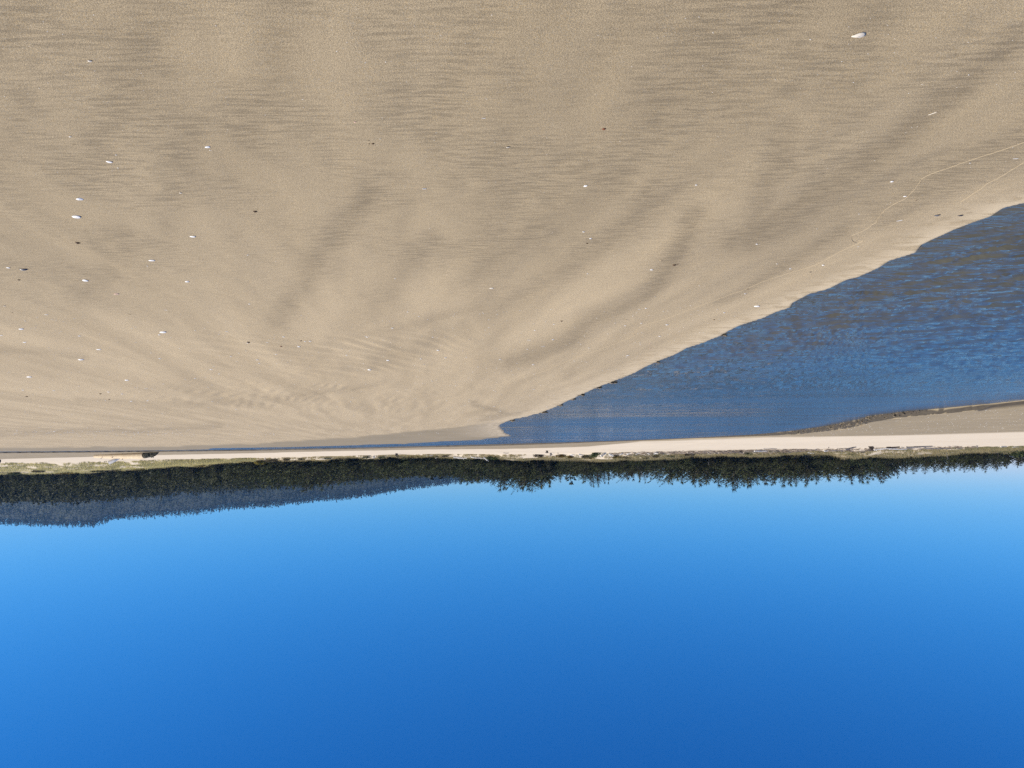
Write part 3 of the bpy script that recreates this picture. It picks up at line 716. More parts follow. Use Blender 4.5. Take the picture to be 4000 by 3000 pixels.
# dead white stems in the slope wood
for i in range(12):
    u = 930 + i * 9.5 + rngT.uniform(-3, 3); s = (2000 - u) / FPX; y = float(np.interp(s, cT[0], cT[1])) + 9 + rngT.uniform(0, 3); z = ground_z(s * y, y)
    m = MB(); h = rngT.uniform(3.0, 4.6); m.tube([(0, 0, 0), (0.1, 0, h * 0.5), (0.05 + rngT.uniform(-.2, .2), 0, h)], [0.07, 0.05, 0.02], 5)
    tag(obj('dead_tree', m.mesh('dead_tree', DEAD), None, (s * y, y, z - 0.05)), f'{ORD[i]} bare pale stem from the left in the dark wood', 'tree', 'bare pale stems in the wood')

# ------------------------------------------------------------------ the far hill
FHU = [-900,-400,0,100,260,380,450,560,700,900,1000,1200,1350,1500,1600,1700,1850,2000,2300,2700]
FHV = [2020,2035,2040,2047,2050,2045,2025,2010,2000,1985,1983,1962,1950,1930,1912,1900,1885,1870,1845,1815]
FH_TOP = 19.0
def far_hill_z(s, f):
    """f 0 at the foot (y 1350), 1 at the ridge (y 2000), 2 behind"""
    u = 2000 - FPX * s; v = np.interp(u, FHU, FHV); hor = 1785 + 0.01 * (2000 - u)
    zr = EYE + (v - hor) / FPX * 2000 - FH_TOP
    y = 1350 + 650 * f
    prof = np.where(f <= 1, np.sin(np.clip(f, 0, 1) * math.pi / 2) ** 0.9, 1 - sstep(1, 2, f))
    return -1.5 + (zr + 1.5) * prof + 7 * fbm(s * y * 0.006, y * 0.006, 55, 3) * np.clip(f * 2, 0, 1) * (f < 0.93)
ss = np.linspace(-0.32, 1.05, 200); ff = np.linspace(0, 2, 44); S_, F_ = np.meshgrid(ss, ff); Y_ = 1350 + 650 * F_; Z_ = far_hill_z(S_, F_)
V = np.stack([S_ * Y_, Y_, Z_], -1).reshape(-1, 3); nc = len(ss); i, j = np.meshgrid(np.arange(len(ff) - 1), np.arange(nc - 1), indexing='ij'); a = i * nc + j
HILLSOIL = simple('forest_floor', (0.025, 0.032, 0.015), (0.05, 0.055, 0.028), 0.05)
tag(obj('far_hill', np_mesh('far_hill', V, np.stack([a, a + 1, a + nc + 1, a + nc], -1).reshape(-1, 4), HILLSOIL, True)), kind='structure')
def far_sampler(rng, n):
    s = rng.uniform(-0.2, 0.85, n); f = rng.uniform(0.12, 1.02, n); y = 1350 + 650 * f
    return np.stack([s * y, y, far_hill_z(s, f) - 0.5], -1)
def far_ridge(rng, n):
    s = rng.uniform(-0.2, 0.85, n); f = rng.uniform(0.965, 1.01, n); y = 1350 + 650 * f
    return np.stack([s * y, y, far_hill_z(s, f) - 0.5], -1)
Va, Fa = scatter_forest('a', 11000, far_sampler, 11, 15, 12, HILLG, 8, True)
Vb, Fb = scatter_forest('b', 2600, far_ridge, 11, 16, 14, HILLG, 9, True)
tag(obj('far_forest', forest_mesh('far_forest', Va, Fa, Vb, Fb, FARG)), 'hazy blue conifer forest covering the distant hill', 'forest', kind='stuff')

# ------------------------------------------------------------------ dune grass
def tufts(n, sampler, h0, h1, blades, seed, spread=0.25):
    rng = np.random.default_rng(seed); P = sampler(rng, n); n = len(P)
    H = rng.uniform(h0, h1, (n, blades)); az = rng.random((n, blades)) * 6.283; rad = spread * np.sqrt(rng.random((n, blades)))
    lean = rng.uniform(0.1, 0.7, (n, blades)); la = rng.random((n, blades)) * 6.283
    B = P[:, None, :] + np.stack([rad * np.cos(az), rad * np.sin(az), np.zeros_like(rad)], -1)
    tip = B + np.stack([H * lean * np.cos(la) - 0.15 * H, H * lean * np.sin(la), H], -1)
    wv = np.stack([np.cos(la + 1.57), np.sin(la + 1.57), np.zeros_like(la)], -1) * 0.028
    V = np.stack([B - wv, B + wv, tip], 2).reshape(-1, 3)
    return V, np.arange(len(V)).reshape(-1, 3)
def grass_sampler(ua, ub, f0, f1, dens):
    def f(rng, n):
        u = rng.uniform(ub, ua, n); s = (2000 - u) / FPX; yF, yT = np.interp(s, cF[0], cF[1]), np.interp(s, cT[0], cT[1])
        y = yF + (yT - yF) * rng.uniform(f0, f1, n); x = s * y
        keep = vnoise(x * 0.35, y * 0.35, 15) + 0.5 * vnoise(x * 1.3, y * 1.3, 16) > dens
        x, y = x[keep], y[keep]
        return np.stack([x, y, terrain(x, y)[0] - 0.03], -1)
    return f
parts = [tufts(9000, grass_sampler(4150, 2050, 0.25, 1.05, -0.35), 0.25, 0.65, 7, 21), tufts(4500, grass_sampler(2050, 850, 0.05, 1.0, -0.2), 0.25, 0.6, 7, 22)]
def joined(parts):
    Vs, Fs, n = [], [], 0
    for V, F in parts: Vs.append(V); Fs.append(F + n); n += len(V)
    return np.vstack(Vs), np.vstack(Fs)
V, F = joined(parts)
tag(obj('dune_grass', np_mesh('dune_grass', V, F, GRASSM)), 'straw-coloured beach grass along the foot of the trees', 'grass', kind='stuff')
V, F = joined([tufts(4200, grass_sampler(1000, -150, 0.0, 0.5, -0.1), 0.35, 0.8, 7, 23), tufts(2500, grass_sampler(4150, 2700, 0.1, 0.7, 0.15), 0.25, 0.6, 7, 24), tufts(1500, grass_sampler(2600, 1500, 0.1, 0.7, 0.1), 0.3, 0.6, 7, 25)])
tag(obj('green_dune_grass', np_mesh('green_dune_grass', V, F, GRASSG)), 'blue-green marram tufts on the seaward side of the dune', 'grass', kind='stuff')
V, F = joined([tufts(9000, grass_sampler(1000, -150, 0.45, 1.0, -0.3), 0.3, 0.65, 7, 26), tufts(6500, grass_sampler(1000, -150, 0.03, 0.5, -0.3), 0.3, 0.65, 7, 27)])
tag(obj('dry_dune_grass', np_mesh('dry_dune_grass', V, F, GRASSM)), 'dry yellow grass on the upper dune below the wooded slope', 'grass', kind='stuff')

# ------------------------------------------------------------------ shrubs
def shrub_mesh(seed, mat):
    rng = np.random.default_rng(seed); m = MB()
    for k in range(14):
        az = rng.random() * 6.28; el = rng.uniform(0.3, 1.4); q = np.array([math.cos(az) * math.cos(el), math.sin(az) * math.cos(el), math.sin(el) * 0.75]) * 0.8
        m.tube([(0, 0, 0), tuple(q * 0.5), tuple(q)], [0.03, 0.02, 0.006], 3, cap=False)
    cl = [(rng.uniform(-0.6, 0.6), rng.uniform(-0.6, 0.6), rng.uniform(0.15, 0.65), rng.uniform(0.25, 0.5)) for _ in range(9)]
    for k in range(520):
        cx_, cy_, cz_, r = cl[rng.integers(len(cl))]; d = rng.standard_normal(3); d /= np.linalg.norm(d); c = np.array([cx_, cy_, cz_]) + d * r * rng.uniform(0.6, 1.05)
        if c[2] < 0.02: c[2] = abs(c[2]) + 0.02
        a = rng.standard_normal(3) + d; a /= np.linalg.norm(a); w = np.cross(a, rng.standard_normal(3)); w /= np.linalg.norm(w); l = rng.uniform(0.07, 0.15)
        m.add([c - a * l, c - w * l * 0.5, c + a * l, c + w * l * 0.5], [[0, 1, 2, 3]])
    return m.mesh('shrub', mat)
SHR = {'green': shrub_mesh(1, LEAFG), 'brown': shrub_mesh(2, LEAFB), 'yellow': shrub_mesh(3, GORSE), 'dark': shrub_mesh(4, NEEDLE2)}
def shrub(u, v, rpx, hpx, kind, label=None, group=None):
    x, y, z = ground_at(u, v, 60); k = y / FPX
    o = obj('shrub', SHR[kind], None, (x, y, z - 0.05), (0, 0, rngT.random() * 6.28), (rpx * k, rpx * k, hpx * k))
    word_ = {'green': 'leafy green', 'brown': 'brown twiggy', 'yellow': 'yellow-flowering', 'dark': 'dark olive'}[kind]
    tag(o, label or unique(f'{word_} shrub below the trees, {across(u)} the photo', ['lower one', 'broader one', 'taller one']), 'shrub', group or 'shrubs along the dune')
for u, v, r, h, k, lab in [(2330,1768,26,22,'green','leafy green bush on the dune beside a leaning white plank'),(3975,1754,42,34,'green','large rounded grey-green bush at the photo edge, end of the treeline'),
    (1770,1793,30,16,'green','lime green low bush under dark pines, above a long white log'),(1860,1793,28,14,'green','bright green low bush just behind the forked white branch'),
    (2105,1775,22,14,'brown',None),(2190,1776,24,14,'yellow',None),(2225,1780,20,12,'yellow',None),(2290,1780,26,13,'brown',None),(2305,1784,18,12,'yellow',None),(2400,1780,22,12,'yellow',None),
    (2445,1782,28,12,'brown',None),(2520,1783,26,13,'brown',None),(2560,1778,24,12,'brown',None),(2620,1776,22,12,'dark',None),(2660,1775,20,12,'dark',None),(2690,1772,22,12,'brown',None),
    (1640,1778,24,10,'yellow',None),(1605,1779,22,9,'yellow',None),(1700,1778,24,11,'brown',None),(1740,1777,20,10,'brown',None),(1560,1780,22,8,'brown',None),(1930,1782,34,16,'green',None),
    (1490,1782,22,9,'dark',None),(1430,1783,22,9,'dark',None),(1380,1784,24,8,'brown',None),(1330,1785,24,9,'brown',None),(1280,1786,22,9,'dark',None),(1180,1789,26,11,'brown',None),(1120,1790,24,12,'brown',None),
    (1060,1792,30,16,'brown',None),(1015,1800,26,16,'yellow',None),(960,1800,28,14,'brown',None),(900,1806,26,10,'yellow',None),(850,1810,30,9,'brown',None),(780,1816,30,9,'yellow',None),(700,1820,34,9,'brown',None),
    (620,1826,30,9,'brown',None),(540,1828,34,10,'yellow',None),(450,1830,34,9,'brown',None),(380,1836,32,10,'dark',None),(250,1842,36,12,'yellow',None),(150,1838,40,10,'brown',None),(60,1846,36,12,'dark',None),
    (3140,1768,22,12,'dark',None),(3060,1768,20,9,'dark',None),(2920,1768,20,10,'dark',None),(3330,1770,18,9,'dark',None),(3880,1757,24,10,'brown',None),(3920,1757,20,12,'green',None)]:
    shrub(u, v, r, h, k, lab)
# ------------------------------------------------------------------ the stranded log
def big_log():
    rng = np.random.default_rng(12)
    ya, yb = 141.0, 132.5; da, db = ray(372, 1772), ray(565, 1770); xa, xb = da[0] / da[1] * ya, db[0] / db[1] * yb; za, zb = ground_z(xa, ya), ground_z(xb, yb)
    A, B = np.array([xa, ya, za]), np.array([xb, yb, zb]); L = np.linalg.norm(B - A); d = (B - A) / L
    k = ya / FPX; r0, r1 = 7.2 * k, 12.5 * k
    root = empty('stranded_log', tuple(B))
    tag(root, 'long barkless tan log with a dark root end, stranded on the far bank', 'log')
    n = 26; t = np.linspace(0, 1, n); R = r1 + (r0 - r1) * t + 0.02 * rng.standard_normal(n); R[0] *= 0.9
    P = np.outer(-t * L, d); P[:, 2] += R * 0.85 + 0.03 * np.sin(t * 5); P[:, 2] += (A[2] - B[2]) * 0
    m = MB(); m.tube(P, R, 14, True, 0.035, rng)
    trunk = obj('trunk', m.mesh('trunk', LOGW, True), root)
    for tt, ang in ((0.42, 1.2), (0.63, 0.4), (0.85, 1.0)):
        c = P[int(tt * (n - 1))]; r = R[int(tt * (n - 1))]; m = MB()
        q = np.array([0.3 * math.sin(ang), -math.cos(ang), math.sin(ang)]); m.tube([c + q * r * 0.8, c + q * r * 1.15, c + q * r * 1.45 + np.array([0.03, 0, 0.02])], [0.09, 0.07, 0.03], 6, True, 0.1, rng)
        obj('branch_stub', m.mesh('branch_stub', LOGW), trunk)
    # band of splintered bark where the log is cracked
    c = P[int(0.80 * (n - 1))]; m = MB(); rr = R[int(0.80 * (n - 1))] * 1.02; m.tube([c + d * 0.05, c, c - d * 0.05], [rr, rr * 1.01, rr], 12, False, 0.03, rng)
    obj('crack', m.mesh('crack', DRIFTD), trunk)
    # root end, broken, its shade painted near-black, tapering away from the trunk
    m = MB(); Lr = 84 * k; tr = np.linspace(0, 1, 12)
    Pr = np.outer(tr * Lr, d); Rr = np.interp(tr, [0, .12, .35, .7, .9, 1], [9.5, 10.8, 10.0, 8.6, 5.0, 1.2]) * k
    Pr[:, 2] += Rr * 0.85 - 0.02
    m.tube(Pr, Rr, 12, True, 0.16, rng)
    rmass = obj('root_mass', m.mesh('root_mass', ROOT), root)
    for i in range(16):
        f = rng.uniform(0.02, 0.85); c = Pr[int(f * 11)]; r = Rr[int(f * 11)]; az = rng.uniform(0.1, 3.0)
        q = np.array([0.2 * rng.standard_normal(), -math.cos(az), math.sin(az) * rng.uniform(0.3, 1)]); ln = rng.uniform(0.15, 0.45)
        mm = MB(); e = c + q * (r * 0.8 + ln) + d * rng.uniform(-0.2, 0.5); mm.tube([c + q * r * 0.7, (c + q * r + e) / 2 + np.array([0, 0, 0.06]), e], [0.10, 0.07, 0.02], 5, True, 0.1, rng)
        obj('root', mm.mesh('root', ROOT), rmass)
    return root
big_log()

# ------------------------------------------------------------------ driftwood
rngD = np.random.default_rng(77)
def drift_log(u0, v0, u1, v1, th, mat, label, name='driftwood_log', twigs=0, lift=0.0):
    """a weathered log whose ends show at (u0,v0) and (u1,v1); th thickness in photo pixels"""
    vg = min(v0, v1)
    a = np.array(ground_at(u0, vg, 60)); k = a[1] / FPX
    ex = (u0 - u1) * k; ez0 = (v0 - vg) * k; ez1 = (v1 - vg) * k; ey = rngD.uniform(-0.5, 0.5)
    b = a + np.array([ex, ey, 0]); gz = ground_z(b[0], b[1]); R = th * k * 0.88
    n = 9; t = np.linspace(0, 1, n); P = np.zeros((n, 3)); P[:, 0] = ex * t; P[:, 1] = ey * t; P[:, 2] = R * 0.8 + ez0 + (gz - a[2] + ez1 - ez0) * t
    P[:, 2] += 0.04 * np.sin(t * 4 + u0); P[:, 1] += 0.05 * np.sin(t * 5 + v0)
    root = empty(name, tuple(a)); tag(root, label, 'driftwood', 'driftwood along the foot of the dune')
    m = MB(); m.tube(P, R * (1 - 0.35 * t) * (1 + 0.08 * rngD.standard_normal(n)), 8, True, 0.06, rngD); dtr = obj('trunk', m.mesh('trunk', mat, True), root)
    for i in range(twigs):
        c = P[rngD.integers(1, n - 1)]; q = rngD.standard_normal(3); q[2] = abs(q[2]) + 0.3; q /= np.linalg.norm(q); ln = rngD.uniform(0.25, 0.6)
        mm = MB(); mm.tube([c, c + q * ln * 0.5 + np.array([0.04, 0, 0]), c + q * ln], [R * 0.45, R * 0.3, R * 0.12], 5, True, 0.05, rngD); obj('branch', mm.mesh('branch', mat), dtr)
    return root
def stump(u, v, wpx, hpx, mat, label, nroot=9, name='driftwood_stump'):
    a = np.array(ground_at(u, v, 60)); k = a[1] / FPX; w, h = wpx * k, hpx * k
    root = empty(name, tuple(a)); tag(root, label, 'driftwood', 'driftwood along the foot of the dune')
    m = MB(); t = np.linspace(0, 1, 6); P = np.zeros((6, 3)); P[:, 2] = t * h * 0.75 - 0.03; P[:, 0] = 0.12 * w * np.sin(t * 3)
    m.tube(P, w * np.array([.24, .27, .22, .18, .17, .10]), 9, True, 0.10, rngD); obj('body', m.mesh('body', mat), root)
    for i in range(nroot):
        az = rngD.random() * 6.28; el = rngD.uniform(-0.1, 1.1); q = np.array([math.cos(az) * math.cos(el), math.sin(az) * math.cos(el), math.sin(el)])
        c = np.array([0, 0, h * rngD.uniform(0.2, 0.7)]); ln = w * rngD.uniform(0.3, 0.55)
        e = c + q * ln; e[2] = min(max(e[2], 0.02), h)
        mm = MB(); mm.tube([c, (c + e) / 2 + np.array([0, 0, 0.1 * h]), e], [w * 0.09, w * 0.06, w * 0.02], 5, True, 0.08, rngD); obj('root', mm.mesh('root', mat), root)
    return root
drift_log(3300,1752,3347,1745,4,DRIFTG,'grey slanting log nearest the long pale log on the dune foot',twigs=2)
stump(3405,1743,42,18,DRIFTD,'dark overturned stump with splayed roots among the driftwood')
drift_log(3414,1753,3477,1748,4,DRIFT,'pale slim log running out from the dark overturned stump',twigs=1)
drift_log(3462,1745,3512,1745,4.5,DRIFTD,'short black log lying on the pale sand by the stump')  # the log's dark shadow is put into its black colour
drift_log(3468,1748,3545,1749,4,DRIFT,'pale log tucked behind the short black log',twigs=1)
drift_log(3539,1744,3640,1743,4.5,DRIFTG,'longest grey log with an upturned forked end on the far sand',twigs=4)
drift_log(3612,1748,3718,1750,3,DRIFTG,'thin bent grey branch behind the longest grey log',twigs=5)
drift_log(3740,1747,3762,1747,3.5,DRIFT,'short white billet beside the thin bent grey branch')
stump(3817,1740,14,9,DRIFTG,'small grey wood block standing alone on the far sand',4)
drift_log(3955,1744,3982,1744,3.5,DRIFT,'short white log in the grass near the rounded bush')
drift_log(3910,1742,3940,1743,2.5,DRIFT,'thin pale stick in the grass short of the rounded bush')
stump(2893,1757,28,11,DRIFTD,'low black stump mound at the end of the brown litter',10)
drift_log(2946,1758,3000,1756,4.5,DRIFT,'clean white log lying on the brown litter')
drift_log(2982,1751,3037,1751,1.6,DRIFTG,'long thin dark stick on bare sand before the white log')
drift_log(3153,1763,3179,1762,4.5,DRIFT,'stubby white log against the edge of the pines',twigs=1)
drift_log(3183,1757,3192,1751,2.5,DRIFTG,'short slanting grey stick beside the stubby white log')
stump(3238,1746,7,5,DRIFTD,'tiny dark post end poking from the pale sand',3)
drift_log(3218,1757,3234,1758,4,DRIFT,'white chunk of wood behind the tiny dark post')
drift_log(3250,1756,3300,1757,2.5,DRIFTG,'slim grey branch near the white chunk of wood',twigs=2)
stump(2138,1760,20,10,DRIFTD,'dark rooted stump sitting out on the pale sand',10)
stump(2152,1769,16,14,DRIFTG,'grey gnarled root rising behind the dark rooted stump',9)
stump(2180,1768,6,6,DRIFTD,'little dark wood knob beside the grey gnarled root',3)
drift_log(2346,1776,2368,1766,6,DRIFT,'thick white plank leaning beside the leafy green bush')
drift_log(2378,1769,2396,1777,5,DRIFT,'white broken chunk just past the thick leaning plank',twigs=1)
drift_log(2419,1774,2435,1766,3.4,DRIFT,'first slim white pole leaning on the dune edge')
drift_log(2448,1774,2462,1766,3.4,DRIFT,'second slim white pole leaning on the dune edge')
drift_log(2484,1772,2500,1767,2.6,DRIFT,'thin pale pole leaning past the two white poles')
drift_log(2524,1766,2537,1770,3.2,DRIFT,'short white peg leaning the opposite way from the poles')
stump(2563,1764,24,10,DRIFT,'white tangle of crossed sticks on the dune edge',10)
drift_log(2584,1773,2616,1774,2.2,DRIFT,'thin white stick lying past the white tangle')
drift_log(2228,1774,2242,1775,3,DRIFT,'small white log in grass before the yellow shrubs')
drift_log(2260,1773,2278,1773,3,DRIFT,'small white log close under the leafy green bush')
stump(1461,1781,14,9,DRIFT,'white branching stump at the far end of the pines',9)
stump(1551,1771,25,10,DRIFTD,'dark spidery root lying on the pale sand strip',12)
stump(1667,1775,11,7,DRIFT,'squat white stump at the edge of the yellow shrubs',5)
drift_log(1677,1776,1690,1777,3,DRIFT,'short white stick beside the squat white stump')
stump(1705,1781,15,9,DRIFT,'white branchy root under the brown shrubs',10)
drift_log(1772,1782,1824,1781,4.2,DRIFT,'white log with ragged end below the lime green bush',twigs=3)
drift_log(1840,1781,1900,1781,4.8,DRIFT,'long smooth white log on the green dune edge',twigs=2)
drift_log(1890,1783,1905,1796,3.2,DRIFT,'forked white branch sticking up at the long log end',twigs=4)
drift_log(1966,1768,1988,1768,1.5,DRIFTG,'thin dark stick alone on sand below the bare dune slope')
stump(1036,1788,10,9,DRIFT,'small pale stump far along the narrow sand strip',6)
stump(1258,1784,11,6,DRIFT,'low pale stump midway along the narrow sand strip',6)
drift_log(3,1795,-14,1797,8,DRIFTD,'dark log end just entering at the photo edge')
drift_log(428,1799,470,1785,9,DRIFT,'white slab propped behind the stranded log')
# pale stick standing in the pines
x, y, z = ground_at(3697, 1760, 100); kk = y / FPX
m = MB(); m.tube([(0, 0, -0.05), (-0.04, 0, 13 * kk), (-0.12, 0.02, 30 * kk)], [0.045, 0.04, 0.02], 6)
post = empty('dead_stick', (x, y, z)); obj('stem', m.mesh('stem', DEAD), post); m = MB(); m.tube([(-0.05, 0, 16 * kk), (0.06, 0, 20 * kk), (0.1, 0, 24 * kk)], [0.02, 0.015, 0.006], 4); obj('twig', m.mesh('twig', DEAD), post)
tag(post, 'thin pale dead stick standing upright before the dark pines', 'stick')

# brown litter and twigs washed up along the dune foot
def litter():
    rng = np.random.default_rng(5); m = MB()
    for i in range(1500):
        reg = rng.random()
        if reg < 0.55: u, v = rng.uniform(2720, 3150), rng.normal(1763, 2.2)
        elif reg < 0.8: u, v = rng.uniform(2380, 2720), rng.normal(1770, 2.2)
        else: u, v = rng.uniform(3150, 3800), rng.normal(1752.5 - (0 if rng.random() < .5 else 3) - (3400 - 3400) - 0.008 * 0, 2.0) - (rng.random() * 0)
        hor = 1785 + 0.01 * (2000 - u); s = (2000 - u) / FPX; yF = float(np.interp(s, cF[0], cF[1])); y = yF + rng.normal(2.5, 2.0) + (v - v); x = s * y
        z = 0.0; L = rng.uniform(0.25, 1.1); az = rng.uniform(-0.6, 0.6) + (3.14 if rng.random() < .5 else 0); r = rng.uniform(0.025, 0.065)
        m.V.append(np.array([[x, y, L, az, r]])) 
    D = np.vstack(m.V); zz = terrain(D[:, 0], D[:, 1])[0]; m = MB()
    for (x, y, L, az, r), z in zip(D, zz):
        d = np.array([math.cos(az), math.sin(az), rng.uniform(-0.05, 0.3)]); c = np.array([x, y, z + r + rng.uniform(0, 0.06)])
        m.tube([c, c + d * L * 0.5 + rng.standard_normal(3) * 0.02, c + d * L], [r, r, r * 0.5], 3, False)
    return m
tag(obj('driftwood_litter', litter().mesh('driftwood_litter', STRAW)), 'brown twigs and broken wood washed up along the dune foot', 'litter', kind='stuff')

# lumps of damp sand fallen from the cut bank, plus stand-ins for edge shadows
def clods():
    rng = np.random.default_rng(9); m = MB()
    ico = np.array([(0, 0, 1), (.9, 0, .3), (.28, .85, .3), (-.72, .53, .3), (-.72, -.53, .3), (.28, -.85, .3), (.72, .53, -.3), (-.28, .85, -.3), (-.9, 0, -.3), (-.28, -.85, -.3), (.72, -.53, -.3), (0, 0, -1)])
    fa = np.array([(0,1,2),(0,2,3),(0,3,4),(0,4,5),(0,5,1),(1,6,2),(2,6,7),(2,7,3),(3,7,8),(3,8,4),(4,8,9),(4,9,5),(5,9,10),(5,10,1),(1,10,6),(6,11,7),(7,11,8),(8,11,9),(9,11,10),(10,11,6)])
    us = np.concatenate([rng.uniform(2880, 3400, 260), rng.uniform(3400, 3600, 40), rng.uniform(1000, 2900, 240)])
    s = (2000 - us) / FPX; yB = np.interp(s, cB[0], cB[1]); I = terrain(s * yB, yB)[1]; hh = np.interp(s, scarp_s, scarp_h)
    for a, yb, w, h in zip(s, I['yB'], I['W'], hh):
        y = yb + w * rng.uniform(-0.2, 0.7); r = rng.uniform(0.02, 0.06) * (0.5 + h / 0.3 * 0.6)
        z = max(WATER_Z - 0.02, WATER_Z + h * np.clip((y - yb) / w, 0, 1)); 
        m.add(ico * (1 + 0.3 * rng.standard_normal((12, 1))) * np.array([r * rng.uniform(0.8, 1.6), r, r * rng.uniform(0.5, 1.0)]) + np.array([a * y, y, z]), fa)
    for u, v in [(2816,1308),(2560,1412),(2388,1492),(2235,1557),(2185,1580),(2330,1512),(2122,1608),(1995,1640),(2270,1540)]:  # added lumps standing in for overhang shadows on the near edge
        p = at_z(u, v, WATER_Z); r = 0.0019 * p[1] + 0.004
        for k in range(4): m.add(ico * (1 + 0.3 * rng.standard_normal((12, 1))) * r * np.array([1.6, 1, 0.7]) + np.array([p[0] + rng.normal() * r * 1.5, p[1] + rng.normal() * r, WATER_Z + 0.5 * r]), fa)
    return m
cl = obj('sand_lumps', clods().mesh('sand_lumps', CLOD), beach); tag(cl, kind='stuff')

# ------------------------------------------------------------------ shells and small finds
def cup(seed, ratio=0.74, deep=0.22, ribs=0.0, notch=0.0, point=0.0):
    """one valve lying hollow side down, unit half-length 1 along x; a shell of thin thickness"""
    rng = np.random.default_rng(seed); nr, na = 5, 16; V = []; 
    for layer in (0, 1):
        for i in range(nr + 1):
            f = i / nr
            for j in range(na):
                a = j * 2 * math.pi / na; e = 1 + 0.06 * math.sin(a * 3 + seed) + notch * max(0, math.cos(a - 1.0)) ** 4 * -0.5
                w = ratio * (1 - point * math.cos(a) * 0.6)
                x = math.cos(a) * f * e; y = math.sin(a) * f * e * w
                z = deep * (1 - f ** 2.2) * (1 + 0.15 * math.cos(a)) + (ribs * math.cos(a * 9) * f) 
                V.append((x * (1 if layer == 0 else 0.94), y * (1 if layer == 0 else 0.94), z - (0 if layer == 0 else 0.06)))
    F = []; off = (nr + 1) * na
    for i in range(nr):
        for j in range(na):
            a, b = i * na + j, i * na + (j + 1) % na
            F.append((a, a + na, b + na, b)); F.append((off + b, off + b + na, off + a + na, off + a))
    for j in range(na):
        a, b = nr * na + j, nr * na + (j + 1) % na; F.append((a, off + a, off + b, b))
    return np.array(V), np.array(F)
def chip(seed, ratio=0.6, n=7, th=0.14, curl=0.15):
    """a broken flake with an irregular outline and a slight curl"""
    rng = np.random.default_rng(seed); a = np.sort(rng.random(n) * 0.5 + np.arange(n)) * 2 * math.pi / n; r = rng.uniform(0.72, 1.05, n)
    x, y = np.cos(a) * r, np.sin(a) * r * ratio; z = curl * (1 - x * x) * rng.uniform(0.7, 1.2)
    V = np.vstack([np.c_[x, y, z + th * 0.4], [[0, 0, curl * 1.1 + th]], np.c_[x * 0.97, y * 0.97, z - th * 0.3]]); F = []
    for j in range(n):
        k = (j + 1) % n; F += [(j, k, n), (j, n + 1 + j, n + 1 + k), (j, n + 1 + k, k)]
    return V, np.array(F)
def stick(seed, w=0.13):
    m = MB(); rng = np.random.default_rng(seed); t = np.linspace(-1, 1, 6)
    m.tube(np.c_[t, 0.06 * np.sin(t * 2 + seed), 0.10 + 0 * t], w * np.array([.6, 1, 1, .9, .8, .4]), 6, True, 0.08, rng); return np.vstack(m.V), np.vstack(m.F)
def mussel(seed):
    V, F = cup(seed, 0.46, 0.24, 0, 0, 0.75); return V, F
def pebble(seed):
    V, F = cup(seed, 0.75, 0.5); return V, F
SH = {}
def shell_mesh(kind, mat, seed):
    key = (kind, mat.name, seed)
    if key not in SH:
        V, F = {'cup': lambda: cup(seed), 'fan': lambda: cup(seed, 0.5, 0.22, 0.03, 0.3, 0.6), 'long': lambda: cup(seed, 0.52, 0.16), 'chip': lambda: chip(seed), 'tri': lambda: chip(seed, 0.55, 4, 0.12, 0.1),
                'stick': lambda: stick(seed), 'mussel': lambda: mussel(seed), 'pebble': lambda: pebble(seed), 'crescent': lambda: cup(seed, 0.60, 0.22)}[kind]()
        SH[key] = np_mesh(kind, V, F, mat, kind in ('cup', 'fan', 'long', 'mussel', 'pebble', 'crescent', 'stick'))
    return SH[key]
MATS = {'w': SHELLW, 'c': SHELLC, 't': SHELLT, 'k': SHELLK, 'b': BROWN, 'r': RED, 'p': PINK, 'g': SHELLI}
COLW = {'w': 'white', 'c': 'cream', 't': 'tan', 'k': 'black', 'b': 'dark brown', 'r': 'red-brown', 'p': 'pinkish'}
KW = {'cup': 'domed shell', 'fan': 'fan-shaped shell', 'long': 'oval shell', 'chip': 'shell chip', 'tri': 'three-cornered shell chip', 'stick': 'slender shell sliver', 'mussel': 'mussel shell', 'pebble': 'pebble', 'crescent': 'curved shell'}
rngS = random.Random(3)
def shell(u, v, wpx, kind, mat, yaw=0.0, label=None, part=None):
    x, y, z = ground_at(u, v, 1.7, 130); k = math.hypot(y, EYE) / FPX; r = wpx * k * 0.60
    yaw = math.radians(yaw) if yaw else rngS.uniform(-0.25, 0.25)
    nm = {'mussel': 'mussel_shell', 'pebble': 'pebble', 'stick': 'shell_sliver', 'chip': 'shell_chip', 'tri': 'shell_chip'}.get(kind, 'seashell')
    o = obj(nm, shell_mesh(kind, MATS[mat], rngS.randrange(4)), None, (x, y, z + (0.10 * r if kind in ('cup', 'crescent', 'long', 'fan', 'chip', 'tri') else 0) + 0.001), (rngS.uniform(0.12, 0.30) if kind in ('cup', 'crescent', 'long', 'chip', 'tri') else rngS.uniform(0, 0.2), rngS.uniform(-.10, .10), yaw), (r, r, r * 1.1))
    if part: obj('inside', shell_mesh(kind, MATS[part], 1), o, (0, 0, 0.10), (0, 0, 0), (0.72, 0.66, 0.95))
    if label is None:
        size = 'larger' if wpx > 13 else 'small' if wpx > 7 else 'tiny'
        label = unique(f'{size} {COLW[mat]} {KW[kind]}, {across(u)} and {down(v)}', ['paler one'])
    tag(o, label, 'pebble' if kind == 'pebble' else 'shell', 'shells and bits scattered on the near beach'); return o
S = shell
S(3354,135,42,'fan','c',8,'largest cream ribbed shell fragment, alone on the nearest sand')
S(3642,441,24,'stick','c',48,'slanting cream shell sliver near the darker swash band')
S(2286,724,17,'tri','w',30,'bright white angular shell chip near the middle of the sand')
S(1658,735,17,'tri','w',185,'white wedge-shaped shell chip pointing across the ripples')
